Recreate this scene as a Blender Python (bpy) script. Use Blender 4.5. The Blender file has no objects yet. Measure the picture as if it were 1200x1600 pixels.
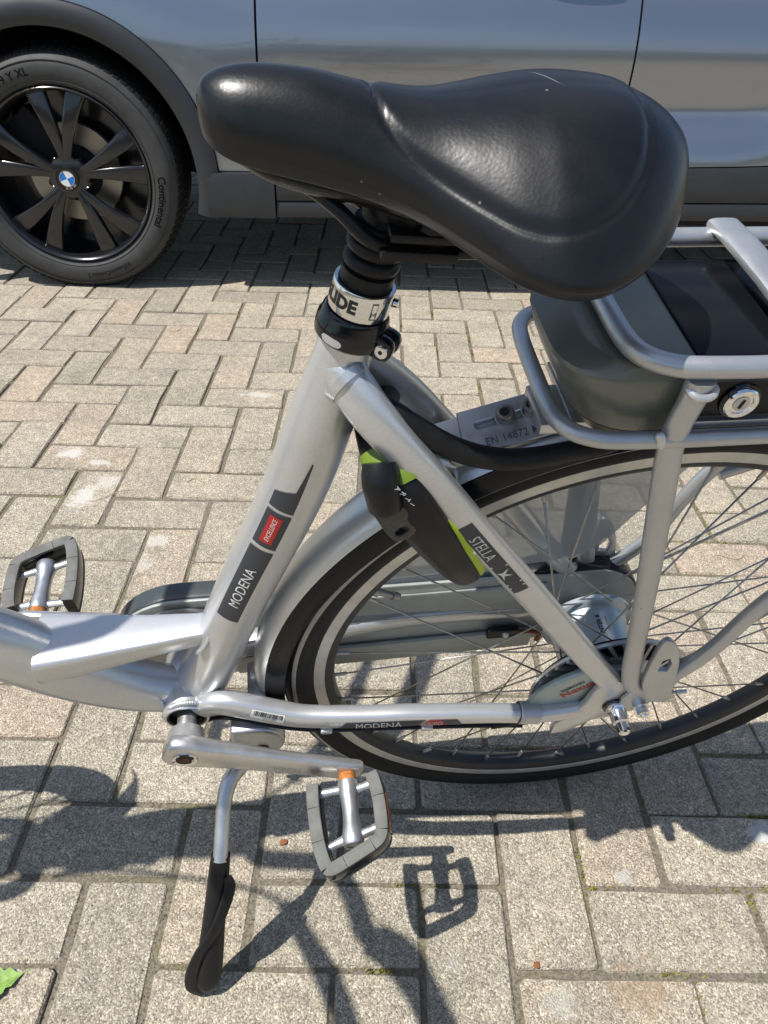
import bpy, bmesh, math, random
from math import sin, cos, pi, radians, sqrt, atan2
from mathutils import Vector, Matrix

random.seed(7)
scene = bpy.context.scene
COL = scene.collection

# ------------------------------------------------------------------ camera
cam_d = bpy.data.cameras.new('camera')
cam_d.sensor_fit = 'VERTICAL'
cam_d.sensor_height = 24.0
cam_d.lens = 24.0 * 1216.8 / 1600.0
cam_d.clip_start = 0.02
cam_d.clip_end = 2000
cam = bpy.data.objects.new('camera', cam_d)
COL.objects.link(cam)
PITCH, ROLL, CAMH = 0.6210, -0.0359, 0.9644
_f = Vector((0, cos(PITCH), -sin(PITCH)))
_u = Vector((0, sin(PITCH), cos(PITCH)))
_r = Vector((1, 0, 0))
rt = _r * cos(ROLL) - _u * sin(ROLL)
up = _r * sin(ROLL) + _u * cos(ROLL)
cam.matrix_world = Matrix(((rt.x, up.x, -_f.x, 0), (rt.y, up.y, -_f.y, 0), (rt.z, up.z, -_f.z, CAMH), (0, 0, 0, 1)))
scene.camera = cam

# ------------------------------------------------------------------ sun, sky
SUN = Vector((-0.467, -0.248, 1.0)).normalized()      # direction towards the sun
sun_d = bpy.data.lights.new('sun', 'SUN')
sun_d.energy = 4.8
sun_d.angle = radians(0.55)
sun_d.color = (1.0, 0.965, 0.91)
sun_o = bpy.data.objects.new('sun', sun_d)
COL.objects.link(sun_o)
sun_o.rotation_euler = SUN.to_track_quat('Z', 'Y').to_euler()
sun_o.location = SUN * 12

world = bpy.data.worlds.new('World')
scene.world = world
world.use_nodes = True
wn = world.node_tree
for n in list(wn.nodes):
    wn.nodes.remove(n)
w_out = wn.nodes.new('ShaderNodeOutputWorld')
w_bg = wn.nodes.new('ShaderNodeBackground')
w_sky = wn.nodes.new('ShaderNodeTexSky')
w_sky.sky_type = 'NISHITA'
w_sky.sun_disc = False
w_sky.sun_elevation = math.asin(SUN.z)
w_sky.sun_rotation = atan2(SUN.x, SUN.y)
w_sky.air_density = 1.0
w_sky.dust_density = 0.7
# broken fair-weather cloud over the sky
w_tc = wn.nodes.new('ShaderNodeTexCoord')
w_map = wn.nodes.new('ShaderNodeMapping')
w_map.inputs['Scale'].default_value = (1.0, 1.0, 2.4)
w_noise = wn.nodes.new('ShaderNodeTexNoise')
w_noise.inputs['Scale'].default_value = 2.3
w_noise.inputs['Detail'].default_value = 7
w_noise.inputs['Roughness'].default_value = 0.58
w_ramp = wn.nodes.new('ShaderNodeValToRGB')
w_ramp.color_ramp.elements[0].position = 0.52
w_ramp.color_ramp.elements[0].color = (0, 0, 0, 1)
w_ramp.color_ramp.elements[1].position = 0.68
w_ramp.color_ramp.elements[1].color = (0.60, 0.60, 0.60, 1)
w_mix = wn.nodes.new('ShaderNodeMix')
w_mix.data_type = 'RGBA'
w_mix.inputs['B'].default_value = (7.0, 7.1, 7.4, 1)
wn.links.new(w_tc.outputs['Generated'], w_map.inputs['Vector'])
wn.links.new(w_map.outputs['Vector'], w_noise.inputs['Vector'])
wn.links.new(w_noise.outputs['Fac'], w_ramp.inputs['Fac'])
wn.links.new(w_ramp.outputs['Color'], w_mix.inputs['Factor'])
wn.links.new(w_sky.outputs['Color'], w_mix.inputs['A'])
wn.links.new(w_mix.outputs['Result'], w_bg.inputs['Color'])
w_bg.inputs['Strength'].default_value = 0.105
wn.links.new(w_bg.outputs['Background'], w_out.inputs['Surface'])

scene.view_settings.view_transform = 'Standard'
scene.view_settings.look = 'None'
scene.view_settings.gamma = 1.0
scene.view_settings.exposure = 0.36
scene.view_settings.use_curve_mapping = False
scene.render.engine = 'CYCLES'

# ------------------------------------------------------------------ materials
def mat(name, base=(.5, .5, .5), rough=.5, metal=0., coat=0., coat_rough=.05, spec=None, bump=None, var=None, rvar=None, aniso=0, trans=0, sub=None):
    """principled material; bump=(scale,strength,detail), var=(scale,amount) colour mottling, rvar=(scale,amount) gloss mottling"""
    m = bpy.data.materials.new(name)
    m.use_nodes = True
    nt = m.node_tree
    b = nt.nodes['Principled BSDF']
    b.inputs['Base Color'].default_value = (*base, 1)
    b.inputs['Roughness'].default_value = rough
    b.inputs['Metallic'].default_value = metal
    b.inputs['Coat Weight'].default_value = coat
    b.inputs['Coat Roughness'].default_value = coat_rough
    if spec is not None:
        b.inputs['Specular IOR Level'].default_value = spec
    if aniso:
        b.inputs['Anisotropic'].default_value = aniso
    if trans:
        b.inputs['Transmission Weight'].default_value = trans
    tc = nt.nodes.new('ShaderNodeTexCoord')
    L = nt.links.new
    if bump:
        n = nt.nodes.new('ShaderNodeTexNoise')
        n.inputs['Scale'].default_value = bump[0]
        n.inputs['Detail'].default_value = bump[2] if len(bump) > 2 else 3
        L(tc.outputs['Object'], n.inputs['Vector'])
        bp = nt.nodes.new('ShaderNodeBump')
        bp.inputs['Strength'].default_value = bump[1]
        bp.inputs['Distance'].default_value = 0.002
        L(n.outputs['Fac'], bp.inputs['Height'])
        L(bp.outputs['Normal'], b.inputs['Normal'])
    if var:
        n = nt.nodes.new('ShaderNodeTexNoise')
        n.inputs['Scale'].default_value = var[0]
        n.inputs['Detail'].default_value = 6
        n.inputs['Roughness'].default_value = .65
        L(tc.outputs['Object'], n.inputs['Vector'])
        r = nt.nodes.new('ShaderNodeMapRange')
        r.inputs['From Min'].default_value = .3
        r.inputs['From Max'].default_value = .7
        r.inputs['To Min'].default_value = 1 - var[1]
        r.inputs['To Max'].default_value = 1 + var[1]
        L(n.outputs['Fac'], r.inputs['Value'])
        mx = nt.nodes.new('ShaderNodeMix')
        mx.data_type = 'RGBA'
        mx.blend_type = 'MULTIPLY'
        mx.inputs['Factor'].default_value = 1
        mx.inputs['A'].default_value = (*base, 1)
        L(r.outputs['Result'], mx.inputs['B'])
        L(mx.outputs['Result'], b.inputs['Base Color'])
    if rvar:
        n = nt.nodes.new('ShaderNodeTexNoise')
        n.inputs['Scale'].default_value = rvar[0]
        n.inputs['Detail'].default_value = 5
        L(tc.outputs['Object'], n.inputs['Vector'])
        r = nt.nodes.new('ShaderNodeMapRange')
        r.inputs['From Min'].default_value = .3
        r.inputs['From Max'].default_value = .7
        r.inputs['To Min'].default_value = max(0, rough - rvar[1])
        r.inputs['To Max'].default_value = min(1, rough + rvar[1])
        L(n.outputs['Fac'], r.inputs['Value'])
        L(r.outputs['Result'], b.inputs['Roughness'])
    return m

M = {}
M['silver'] = mat('silver_paint', (.60, .605, .605), .33, .68, .28, .15, bump=(1400, .04), var=(14, .04))
M['alu'] = mat('aluminium', (.53, .535, .54), .38, .85, bump=(700, .06), var=(45, .14), rvar=(60, .1))
M['rackalu'] = mat('rack_aluminium', (.46, .47, .48), .40, .75, bump=(800, .05), var=(25, .1), rvar=(35, .08))
M['crank'] = mat('satin_crank_alloy', (.60, .585, .56), .36, .85, bump=(600, .04), var=(50, .08), rvar=(40, .1))
M['chrome'] = mat('chrome', (.78, .78, .78), .10, 1.0, var=(60, .06))
M['steel'] = mat('spoke_steel', (.42, .40, .37), .35, .9, var=(80, .2))
M['bolt'] = mat('bolt_steel', (.32, .31, .30), .4, .9, var=(200, .25), bump=(600, .1))
M['rust'] = mat('rusty_steel', (.42, .15, .03), .8, .1, bump=(500, .5), var=(250, .5))
M['darkrust'] = mat('dark_rust', (.12, .045, .02), .8, .1, bump=(500, .4), var=(250, .4))
M['rim'] = mat('rim_alloy', (.60, .58, .54), .42, .65, var=(60, .12))
M['rimblack'] = mat('rim_black', (.018, .018, .02), .45, var=(60, .3))
M['tyre'] = mat('bicycle_tyre_rubber', (.010, .010, .0105), .55, spec=.22, bump=(400, .12), var=(40, .3))
M['reflex'] = mat('reflective_band', (.40, .38, .34), .45, .2, var=(80, .12))
M['blackplastic'] = mat('black_plastic', (.007, .007, .008), .33, spec=.3, bump=(500, .06), var=(40, .25), rvar=(30, .1))
M['glossblack'] = mat('gloss_black', (.006, .006, .008), .14, spec=.4, coat=.15, rvar=(30, .06))
M['rubber'] = mat('black_rubber', (.009, .009, .0095), .48, spec=.28, bump=(300, .12), var=(50, .35), rvar=(40, .12))
M['guard'] = mat('mudguard_edge', (.005, .006, .008), .16, spec=.22, var=(20, .2))
M['padgrey'] = mat('pedal_pad_rubber', (.120, .120, .112), .74, bump=(500, .15), var=(60, .25))
M['battery'] = mat('battery_casing', (.155, .158, .128), .34, .25, coat=.25, coat_rough=.2, bump=(900, .05), var=(14, .12), rvar=(20, .08))
M['chaincase'] = mat('chain_case_plastic', (.33, .35, .33), .40, .1, bump=(500, .05), var=(15, .2))
M['chaincase_dark'] = mat('chain_case_black', (.045, .053, .055), .30, coat=.2, var=(20, .3))
M['lime'] = mat('lime_plastic', (.36, .50, .015), .38, var=(30, .1))
M['shaded_lime'] = mat('shaded_lime_plastic', (.13, .20, .015), .42, var=(30, .1))  # the lime plastic again, darkened: shade put into the colour
M['decal_dark'] = mat('decal_dark', (.030, .034, .042), .38)
M['decal_red'] = mat('decal_red', (.40, .014, .014), .42)
M['decal_white'] = mat('decal_white', (.62, .62, .60), .4)
M['sticker'] = mat('paper_sticker', (.66, .66, .62), .5)
M['ink'] = mat('black_ink', (.02, .02, .02), .45)
M['engrave'] = mat('engraved_metal', (.14, .15, .16), .5, .6)
M['rednote'] = mat('red_print', (.45, .07, .03), .45)
M['hole'] = mat('recess_shade', (.006, .006, .006), .7)  # near-black faces, the shade of holes and sockets put into the colour
M['hubgrey'] = mat('hub_alloy', (.46, .52, .55), .36, .6, var=(30, .1))
M['brakegreen'] = mat('brake_cover_alloy', (.36, .42, .41), .38, .55, var=(20, .15))
M['keyplastic'] = mat('smoky_key_plastic', (.030, .029, .028), .3, coat=.3, bump=(500, .3), var=(300, .6))
M['copper'] = mat('brown_wire', (.22, .06, .02), .5)
M['cap'] = mat('blue_bottle_roundel', (.0, .16, .55), .2, coat=.5)
M['capwhite'] = mat('white_roundel', (.75, .75, .75), .2, coat=.5)

# silver paint: metallic flake and small dark nicks
def wear(m, base, flake=.10, nick=30):
    nt = m.node_tree
    L = nt.links.new
    b = nt.nodes['Principled BSDF']
    tc = nt.nodes.new('ShaderNodeTexCoord')
    n1 = nt.nodes.new('ShaderNodeTexNoise')
    n1.inputs['Scale'].default_value = 2600
    n1.inputs['Detail'].default_value = 1
    n2 = nt.nodes.new('ShaderNodeTexNoise')
    n2.inputs['Scale'].default_value = 11
    n2.inputs['Detail'].default_value = 7
    n2.inputs['Roughness'].default_value = .65
    v = nt.nodes.new('ShaderNodeTexVoronoi')
    v.inputs['Scale'].default_value = nick
    for t in (n1, n2, v):
        L(tc.outputs['Object'], t.inputs['Vector'])
    a = nt.nodes.new('ShaderNodeMapRange')
    a.inputs['From Min'].default_value = .3
    a.inputs['From Max'].default_value = .7
    a.inputs['To Min'].default_value = 1 - flake
    a.inputs['To Max'].default_value = 1 + flake
    L(n1.outputs['Fac'], a.inputs['Value'])
    c = nt.nodes.new('ShaderNodeMapRange')
    c.inputs['From Min'].default_value = .3
    c.inputs['From Max'].default_value = .7
    c.inputs['To Min'].default_value = .93
    c.inputs['To Max'].default_value = 1.05
    L(n2.outputs['Fac'], c.inputs['Value'])
    d = nt.nodes.new('ShaderNodeMapRange')
    d.inputs['From Min'].default_value = .022
    d.inputs['From Max'].default_value = .034
    d.inputs['To Min'].default_value = .25
    L(v.outputs['Distance'], d.inputs['Value'])
    m1 = nt.nodes.new('ShaderNodeMath'); m1.operation = 'MULTIPLY'
    m2 = nt.nodes.new('ShaderNodeMath'); m2.operation = 'MULTIPLY'
    L(a.outputs['Result'], m1.inputs[0]); L(c.outputs['Result'], m1.inputs[1])
    L(m1.outputs[0], m2.inputs[0]); L(d.outputs['Result'], m2.inputs[1])
    x = nt.nodes.new('ShaderNodeMix')
    x.data_type = 'RGBA'
    x.blend_type = 'MULTIPLY'
    x.inputs['Factor'].default_value = 1
    x.inputs['A'].default_value = (*base, 1)
    L(m2.outputs[0], x.inputs['B'])
    L(x.outputs['Result'], b.inputs['Base Color'])
wear(M['silver'], (.60, .605, .605), .16, 26)
wear(M['rackalu'], (.50, .505, .51), .10, 34)

# saddle leatherette: fine grain, dusty film
def saddle_mat():
    m = mat('saddle_leatherette', (.014, .0145, .016), .36, spec=.42)
    nt = m.node_tree
    L = nt.links.new
    b = nt.nodes['Principled BSDF']
    tc = nt.nodes.new('ShaderNodeTexCoord')
    v = nt.nodes.new('ShaderNodeTexVoronoi')
    v.feature = 'SMOOTH_F1'
    v.inputs['Scale'].default_value = 520
    n = nt.nodes.new('ShaderNodeTexNoise')
    n.inputs['Scale'].default_value = 160
    n.inputs['Detail'].default_value = 5
    n2 = nt.nodes.new('ShaderNodeTexNoise')
    n2.inputs['Scale'].default_value = 18
    n2.inputs['Detail'].default_value = 8
    n2.inputs['Roughness'].default_value = .7
    for t in (v, n, n2):
        L(tc.outputs['Object'], t.inputs['Vector'])
    add = nt.nodes.new('ShaderNodeMath')
    add.operation = 'ADD'
    L(v.outputs['Distance'], add.inputs[0])
    L(n.outputs['Fac'], add.inputs[1])
    bp = nt.nodes.new('ShaderNodeBump')
    bp.inputs['Strength'].default_value = .11
    bp.inputs['Distance'].default_value = .0005
    L(add.outputs[0], bp.inputs['Height'])
    L(bp.outputs['Normal'], b.inputs['Normal'])
    r = nt.nodes.new('ShaderNodeMapRange')
    r.inputs['From Min'].default_value = .3
    r.inputs['From Max'].default_value = .7
    r.inputs['To Min'].default_value = .28
    r.inputs['To Max'].default_value = .40
    L(n2.outputs['Fac'], r.inputs['Value'])
    L(r.outputs['Result'], b.inputs['Roughness'])
    cr = nt.nodes.new('ShaderNodeValToRGB')
    cr.color_ramp.elements[0].position = .35
    cr.color_ramp.elements[0].color = (.0045, .005, .006, 1)
    cr.color_ramp.elements[1].position = .75
    cr.color_ramp.elements[1].color = (.008, .0082, .0088, 1)
    L(n2.outputs['Fac'], cr.inputs['Fac'])
    # a pale scuff and a few specks of dirt on the pad
    mp = nt.nodes.new('ShaderNodeMapping')
    mp.vector_type = 'TEXTURE'
    mp.inputs['Location'].default_value = (-.186, .008, .577 + .349)
    mp.inputs['Rotation'].default_value = (0, 0, radians(118))
    mp.inputs['Scale'].default_value = (.0150, .00055, 1)
    L(tc.outputs['Object'], mp.inputs['Vector'])
    ln = nt.nodes.new('ShaderNodeVectorMath')
    ln.operation = 'LENGTH'
    L(mp.outputs['Vector'], ln.inputs[0])
    sm = nt.nodes.new('ShaderNodeMapRange')
    sm.inputs['From Min'].default_value = 1.0
    sm.inputs['From Max'].default_value = .5
    sm.inputs['To Max'].default_value = .55
    L(ln.outputs['Value'], sm.inputs['Value'])
    vs_ = nt.nodes.new('ShaderNodeTexVoronoi')
    vs_.inputs['Scale'].default_value = 48
    L(tc.outputs['Object'], vs_.inputs['Vector'])
    sp = nt.nodes.new('ShaderNodeMapRange')
    sp.inputs['From Min'].default_value = .045
    sp.inputs['From Max'].default_value = .03
    sp.inputs['To Max'].default_value = .5
    L(vs_.outputs['Distance'], sp.inputs['Value'])
    mxx = nt.nodes.new('ShaderNodeMath')
    mxx.operation = 'MAXIMUM'
    L(sm.outputs['Result'], mxx.inputs[0])
    L(sp.outputs['Result'], mxx.inputs[1])
    fin_ = nt.nodes.new('ShaderNodeMix')
    fin_.data_type = 'RGBA'
    fin_.inputs['B'].default_value = (.30, .29, .27, 1)
    L(mxx.outputs[0], fin_.inputs['Factor'])
    L(cr.outputs['Color'], fin_.inputs['A'])
    L(fin_.outputs['Result'], b.inputs['Base Color'])
    return m
M['saddle'] = saddle_mat()

# dress guard: smoky clear sheet
def clear_mat():
    m = mat('smoky_clear_sheet', (.42, .44, .44), .12)
    nt = m.node_tree
    b = nt.nodes['Principled BSDF']
    b.inputs['Alpha'].default_value = .62
    return m
M['clear'] = clear_mat()

# ------------------------------------------------------------------ mesh helpers
def V(*a):
    return Vector(a)

def catmull(pts, k=6):
    """smooth a list of equal-length tuples with Catmull-Rom"""
    P = [tuple(p) for p in pts]
    out = []
    n = len(P)
    for i in range(n - 1):
        p0 = P[max(i - 1, 0)]; p1 = P[i]; p2 = P[i + 1]; p3 = P[min(i + 2, n - 1)]
        for s in range(k):
            t = s / k
            out.append(tuple(.5 * (2 * b + (c - a) * t + (2 * a - 5 * b + 4 * c - d) * t * t + (3 * b - a - 3 * c + d) * t ** 3) for a, b, c, d in zip(p0, p1, p2, p3)))
    out.append(P[-1])
    return out

class MB:
    def __init__(self):
        self.v = []
        self.f = []
    def add(self, vs, fs):
        o = len(self.v)
        self.v += [tuple(x) for x in vs]
        self.f += [tuple(i + o for i in f) for f in fs]
        return self
    def sweep(self, path, rad, n=16, ref=(0, 1, 0), exp=2.0, cap=True, closed=False, smooth=0):
        """tube along path; rad = r | (a,b) | list of those (a along ref, b across)"""
        N = len(path)
        if not isinstance(rad, list):
            rad = [rad] * N
        rad = [(r, r) if not isinstance(r, tuple) else r for r in rad]
        if smooth:
            q = catmull([tuple(p) + tuple(r) for p, r in zip(path, rad)], smooth)
            path = [x[:3] for x in q]
            rad = [x[3:5] for x in q]
            N = len(path)
        P = [Vector(p) for p in path]
        ref = Vector(ref)
        vs = []
        for i in range(N):
            if closed:
                t = (P[(i + 1) % N] - P[i - 1]).normalized()
            else:
                t = (P[min(i + 1, N - 1)] - P[max(i - 1, 0)]).normalized()
            u = (ref - t * ref.dot(t))
            if u.length < 1e-4:
                u = Vector((1, 0, 0)) - t * t.x
            u.normalize()
            w = t.cross(u)
            a, b = rad[i]
            for j in range(n):
                th = 2 * pi * j / n
                c, s = cos(th), sin(th)
                if exp != 2:
                    c = math.copysign(abs(c) ** (2 / exp), c)
                    s = math.copysign(abs(s) ** (2 / exp), s)
                vs.append(P[i] + u * a * c + w * b * s)
        fs = []
        R = N if closed else N - 1
        for i in range(R):
            for j in range(n):
                a = i * n + j; b = i * n + (j + 1) % n
                c = ((i + 1) % N) * n + (j + 1) % n; d = ((i + 1) % N) * n + j
                fs.append((a, b, c, d))
        if cap and not closed:
            fs.append(tuple(reversed(range(n))))
            fs.append(tuple((N - 1) * n + j for j in range(n)))
        return self.add(vs, fs)
    def lathe(self, prof, origin=(0, 0, 0), axis=(0, 1, 0), n=48, closed=False, a0=0, a1=2 * pi, refx=None):
        """prof = [(r, h)] along axis"""
        ax = Vector(axis).normalized()
        x = Vector(refx) if refx else (Vector((1, 0, 0)) if abs(ax.x) < .9 else Vector((0, 0, 1)))
        x = (x - ax * x.dot(ax)).normalized()
        y = ax.cross(x)
        o = Vector(origin)
        full = abs(a1 - a0 - 2 * pi) < 1e-6
        K = n if full else n + 1
        vs = []
        for i in range(K):
            th = a0 + (a1 - a0) * i / n
            d = x * cos(th) + y * sin(th)
            for r, h in prof:
                vs.append(o + d * r + ax * h)
        m = len(prof)
        fs = []
        for i in range(n):
            i2 = (i + 1) % K
            for j in range(m if closed else m - 1):
                j2 = (j + 1) % m
                fs.append((i * m + j, i2 * m + j, i2 * m + j2, i * m + j2))
        if not full and closed:
            fs.append(tuple(range(m)))
            fs.append(tuple((K - 1) * m + j for j in reversed(range(m))))
        return self.add(vs, fs)
    def box(self, c, s, rot=None, bev=0, seg=2):
        bm = bmesh.new()
        bmesh.ops.create_cube(bm, size=1)
        for v in bm.verts:
            v.co = Vector((v.co.x * s[0], v.co.y * s[1], v.co.z * s[2]))
        if bev:
            bmesh.ops.bevel(bm, geom=bm.edges[:], offset=bev, segments=seg, affect='EDGES', profile=.5)
        if rot is not None:
            bmesh.ops.transform(bm, matrix=rot.to_4x4(), verts=bm.verts)
        return self.bm(bm, c)
    def bm(self, bm, off=(0, 0, 0)):
        off = Vector(off)
        bm.verts.index_update()
        vs = [v.co + off for v in bm.verts]
        fs = [tuple(v.index for v in f.verts) for f in bm.faces]
        bm.free()
        return self.add(vs, fs)
    def prism(self, outline, h0, h1, bev=0, seg=2, holes=None, frame=None):
        """outline [(a,b)] extruded along third axis; frame=(origin, A, B, N) defaults x,z plane with N=+y"""
        if frame is None:
            frame = (Vector((0, 0, 0)), Vector((1, 0, 0)), Vector((0, 0, 1)), Vector((0, 1, 0)))
        o, A, B, N = [Vector(q) for q in frame]
        bm = bmesh.new()
        if holes:
            edges = []
            for ring in [outline] + holes:
                rv = [bm.verts.new(o + A * a + B * b + N * h0) for a, b in ring]
                for i in range(len(rv)):
                    edges.append(bm.edges.new((rv[i], rv[(i + 1) % len(rv)])))
            bmesh.ops.triangle_fill(bm, use_beauty=True, edges=edges)
            faces = bm.faces[:]
        else:
            faces = [bm.faces.new([bm.verts.new(o + A * a + B * b + N * h0) for a, b in outline])]
        r = bmesh.ops.extrude_face_region(bm, geom=faces)
        ev = [e for e in r['geom'] if isinstance(e, bmesh.types.BMVert)]
        bmesh.ops.translate(bm, vec=N * (h1 - h0), verts=ev)
        bmesh.ops.recalc_face_normals(bm, faces=bm.faces)
        if bev:
            ed = [e for e in bm.edges if len(e.link_faces) == 2 and e.calc_face_angle(0) > .9]
            bmesh.ops.bevel(bm, geom=ed, offset=bev, segments=seg, affect='EDGES', profile=.5)
        return self.bm(bm)
    def build(self, name, material, parent=None, smooth=35, off=(0, 0, 0), mats=None, fix=True):
        me = bpy.data.meshes.new(name)
        me.from_pydata([(x + off[0], y + off[1], z + off[2]) for x, y, z in self.v], [], self.f)
        if fix:
            bm = bmesh.new()
            bm.from_mesh(me)
            bmesh.ops.recalc_face_normals(bm, faces=bm.faces)
            bm.to_mesh(me)
            bm.free()
        me.materials.append(M[material] if isinstance(material, str) else material)
        if smooth:
            me.polygons.foreach_set('use_smooth', [True] * len(me.polygons))
            me.set_sharp_from_angle(angle=radians(smooth))
        o = bpy.data.objects.new(name, me)
        COL.objects.link(o)
        if parent is not None:
            o.parent = parent
        return o

def empty(name, loc=(0, 0, 0), rot=(0, 0, 0), label=None, cat=None, group=None):
    o = bpy.data.objects.new(name, None)
    COL.objects.link(o)
    o.location = loc
    o.rotation_euler = rot
    o.empty_display_size = .1
    if label: o['label'] = label
    if cat: o['category'] = cat
    if group: o['group'] = group
    return o

def text_mesh(body, size, mapper, shear=0, spacing=1.0, bold=0.0, xscale=1.0, depth=0):
    """letters as flat faces; mapper(u, v) -> point, u centred along the line, v centred across the cap height"""
    cu = bpy.data.curves.new('lettering', 'FONT')
    cu.body = body
    cu.size = size
    cu.shear = shear
    cu.space_character = spacing
    cu.offset = bold
    cu.resolution_u = 3
    ob = bpy.data.objects.new('lettering', cu)
    COL.objects.link(ob)
    bpy.context.view_layer.update()
    dg = bpy.context.evaluated_depsgraph_get()
    me = ob.evaluated_get(dg).to_mesh()
    vs = [v.co.copy() for v in me.vertices]
    fs = [tuple(p.vertices) for p in me.polygons]
    ob.evaluated_get(dg).to_mesh_clear()
    bpy.data.objects.remove(ob)
    bpy.data.curves.remove(cu)
    if not vs:
        return MB()
    xs = [v.x for v in vs]; ys = [v.y for v in vs]
    cx = (min(xs) + max(xs)) / 2; cyy = (min(ys) + max(ys)) / 2
    bm = bmesh.new()
    bv = [bm.verts.new(((v.x - cx) * xscale, v.y - cyy, 0)) for v in vs]
    for f in fs:
        try:
            bm.faces.new([bv[i] for i in f])
        except ValueError:
            pass
    bmesh.ops.triangulate(bm, faces=bm.faces[:])
    for _ in range(4):
        ed = [e for e in bm.edges if e.calc_length() > size * .17]
        if not ed:
            break
        bmesh.ops.subdivide_edges(bm, edges=ed, cuts=1)
        bmesh.ops.triangulate(bm, faces=[f for f in bm.faces if len(f.verts) > 3])
    bm.verts.index_update()
    mb = MB()
    mb.add([mapper(v.co.x, v.co.y) for v in bm.verts], [tuple(v.index for v in f.verts) for f in bm.faces])
    bm.free()
    return mb

def grid(mapper, u0, u1, v0, v1, nu, nv):
    mb = MB()
    vs = [mapper(u0 + (u1 - u0) * i / nu, v0 + (v1 - v0) * j / nv) for i in range(nu + 1) for j in range(nv + 1)]
    fs = [(i * (nv + 1) + j, (i + 1) * (nv + 1) + j, (i + 1) * (nv + 1) + j + 1, i * (nv + 1) + j + 1) for i in range(nu) for j in range(nv)]
    return mb.add(vs, fs)

# ------------------------------------------------------------------ paving
U = 0.1055
PYAW, POX, POY = 0.0165, -0.6914, 1.5777
def lat(i, j):
    x, y = i * U, j * U
    return (cos(PYAW) * x - sin(PYAW) * y + POX, sin(PYAW) * x + cos(PYAW) * y + POY)

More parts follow.
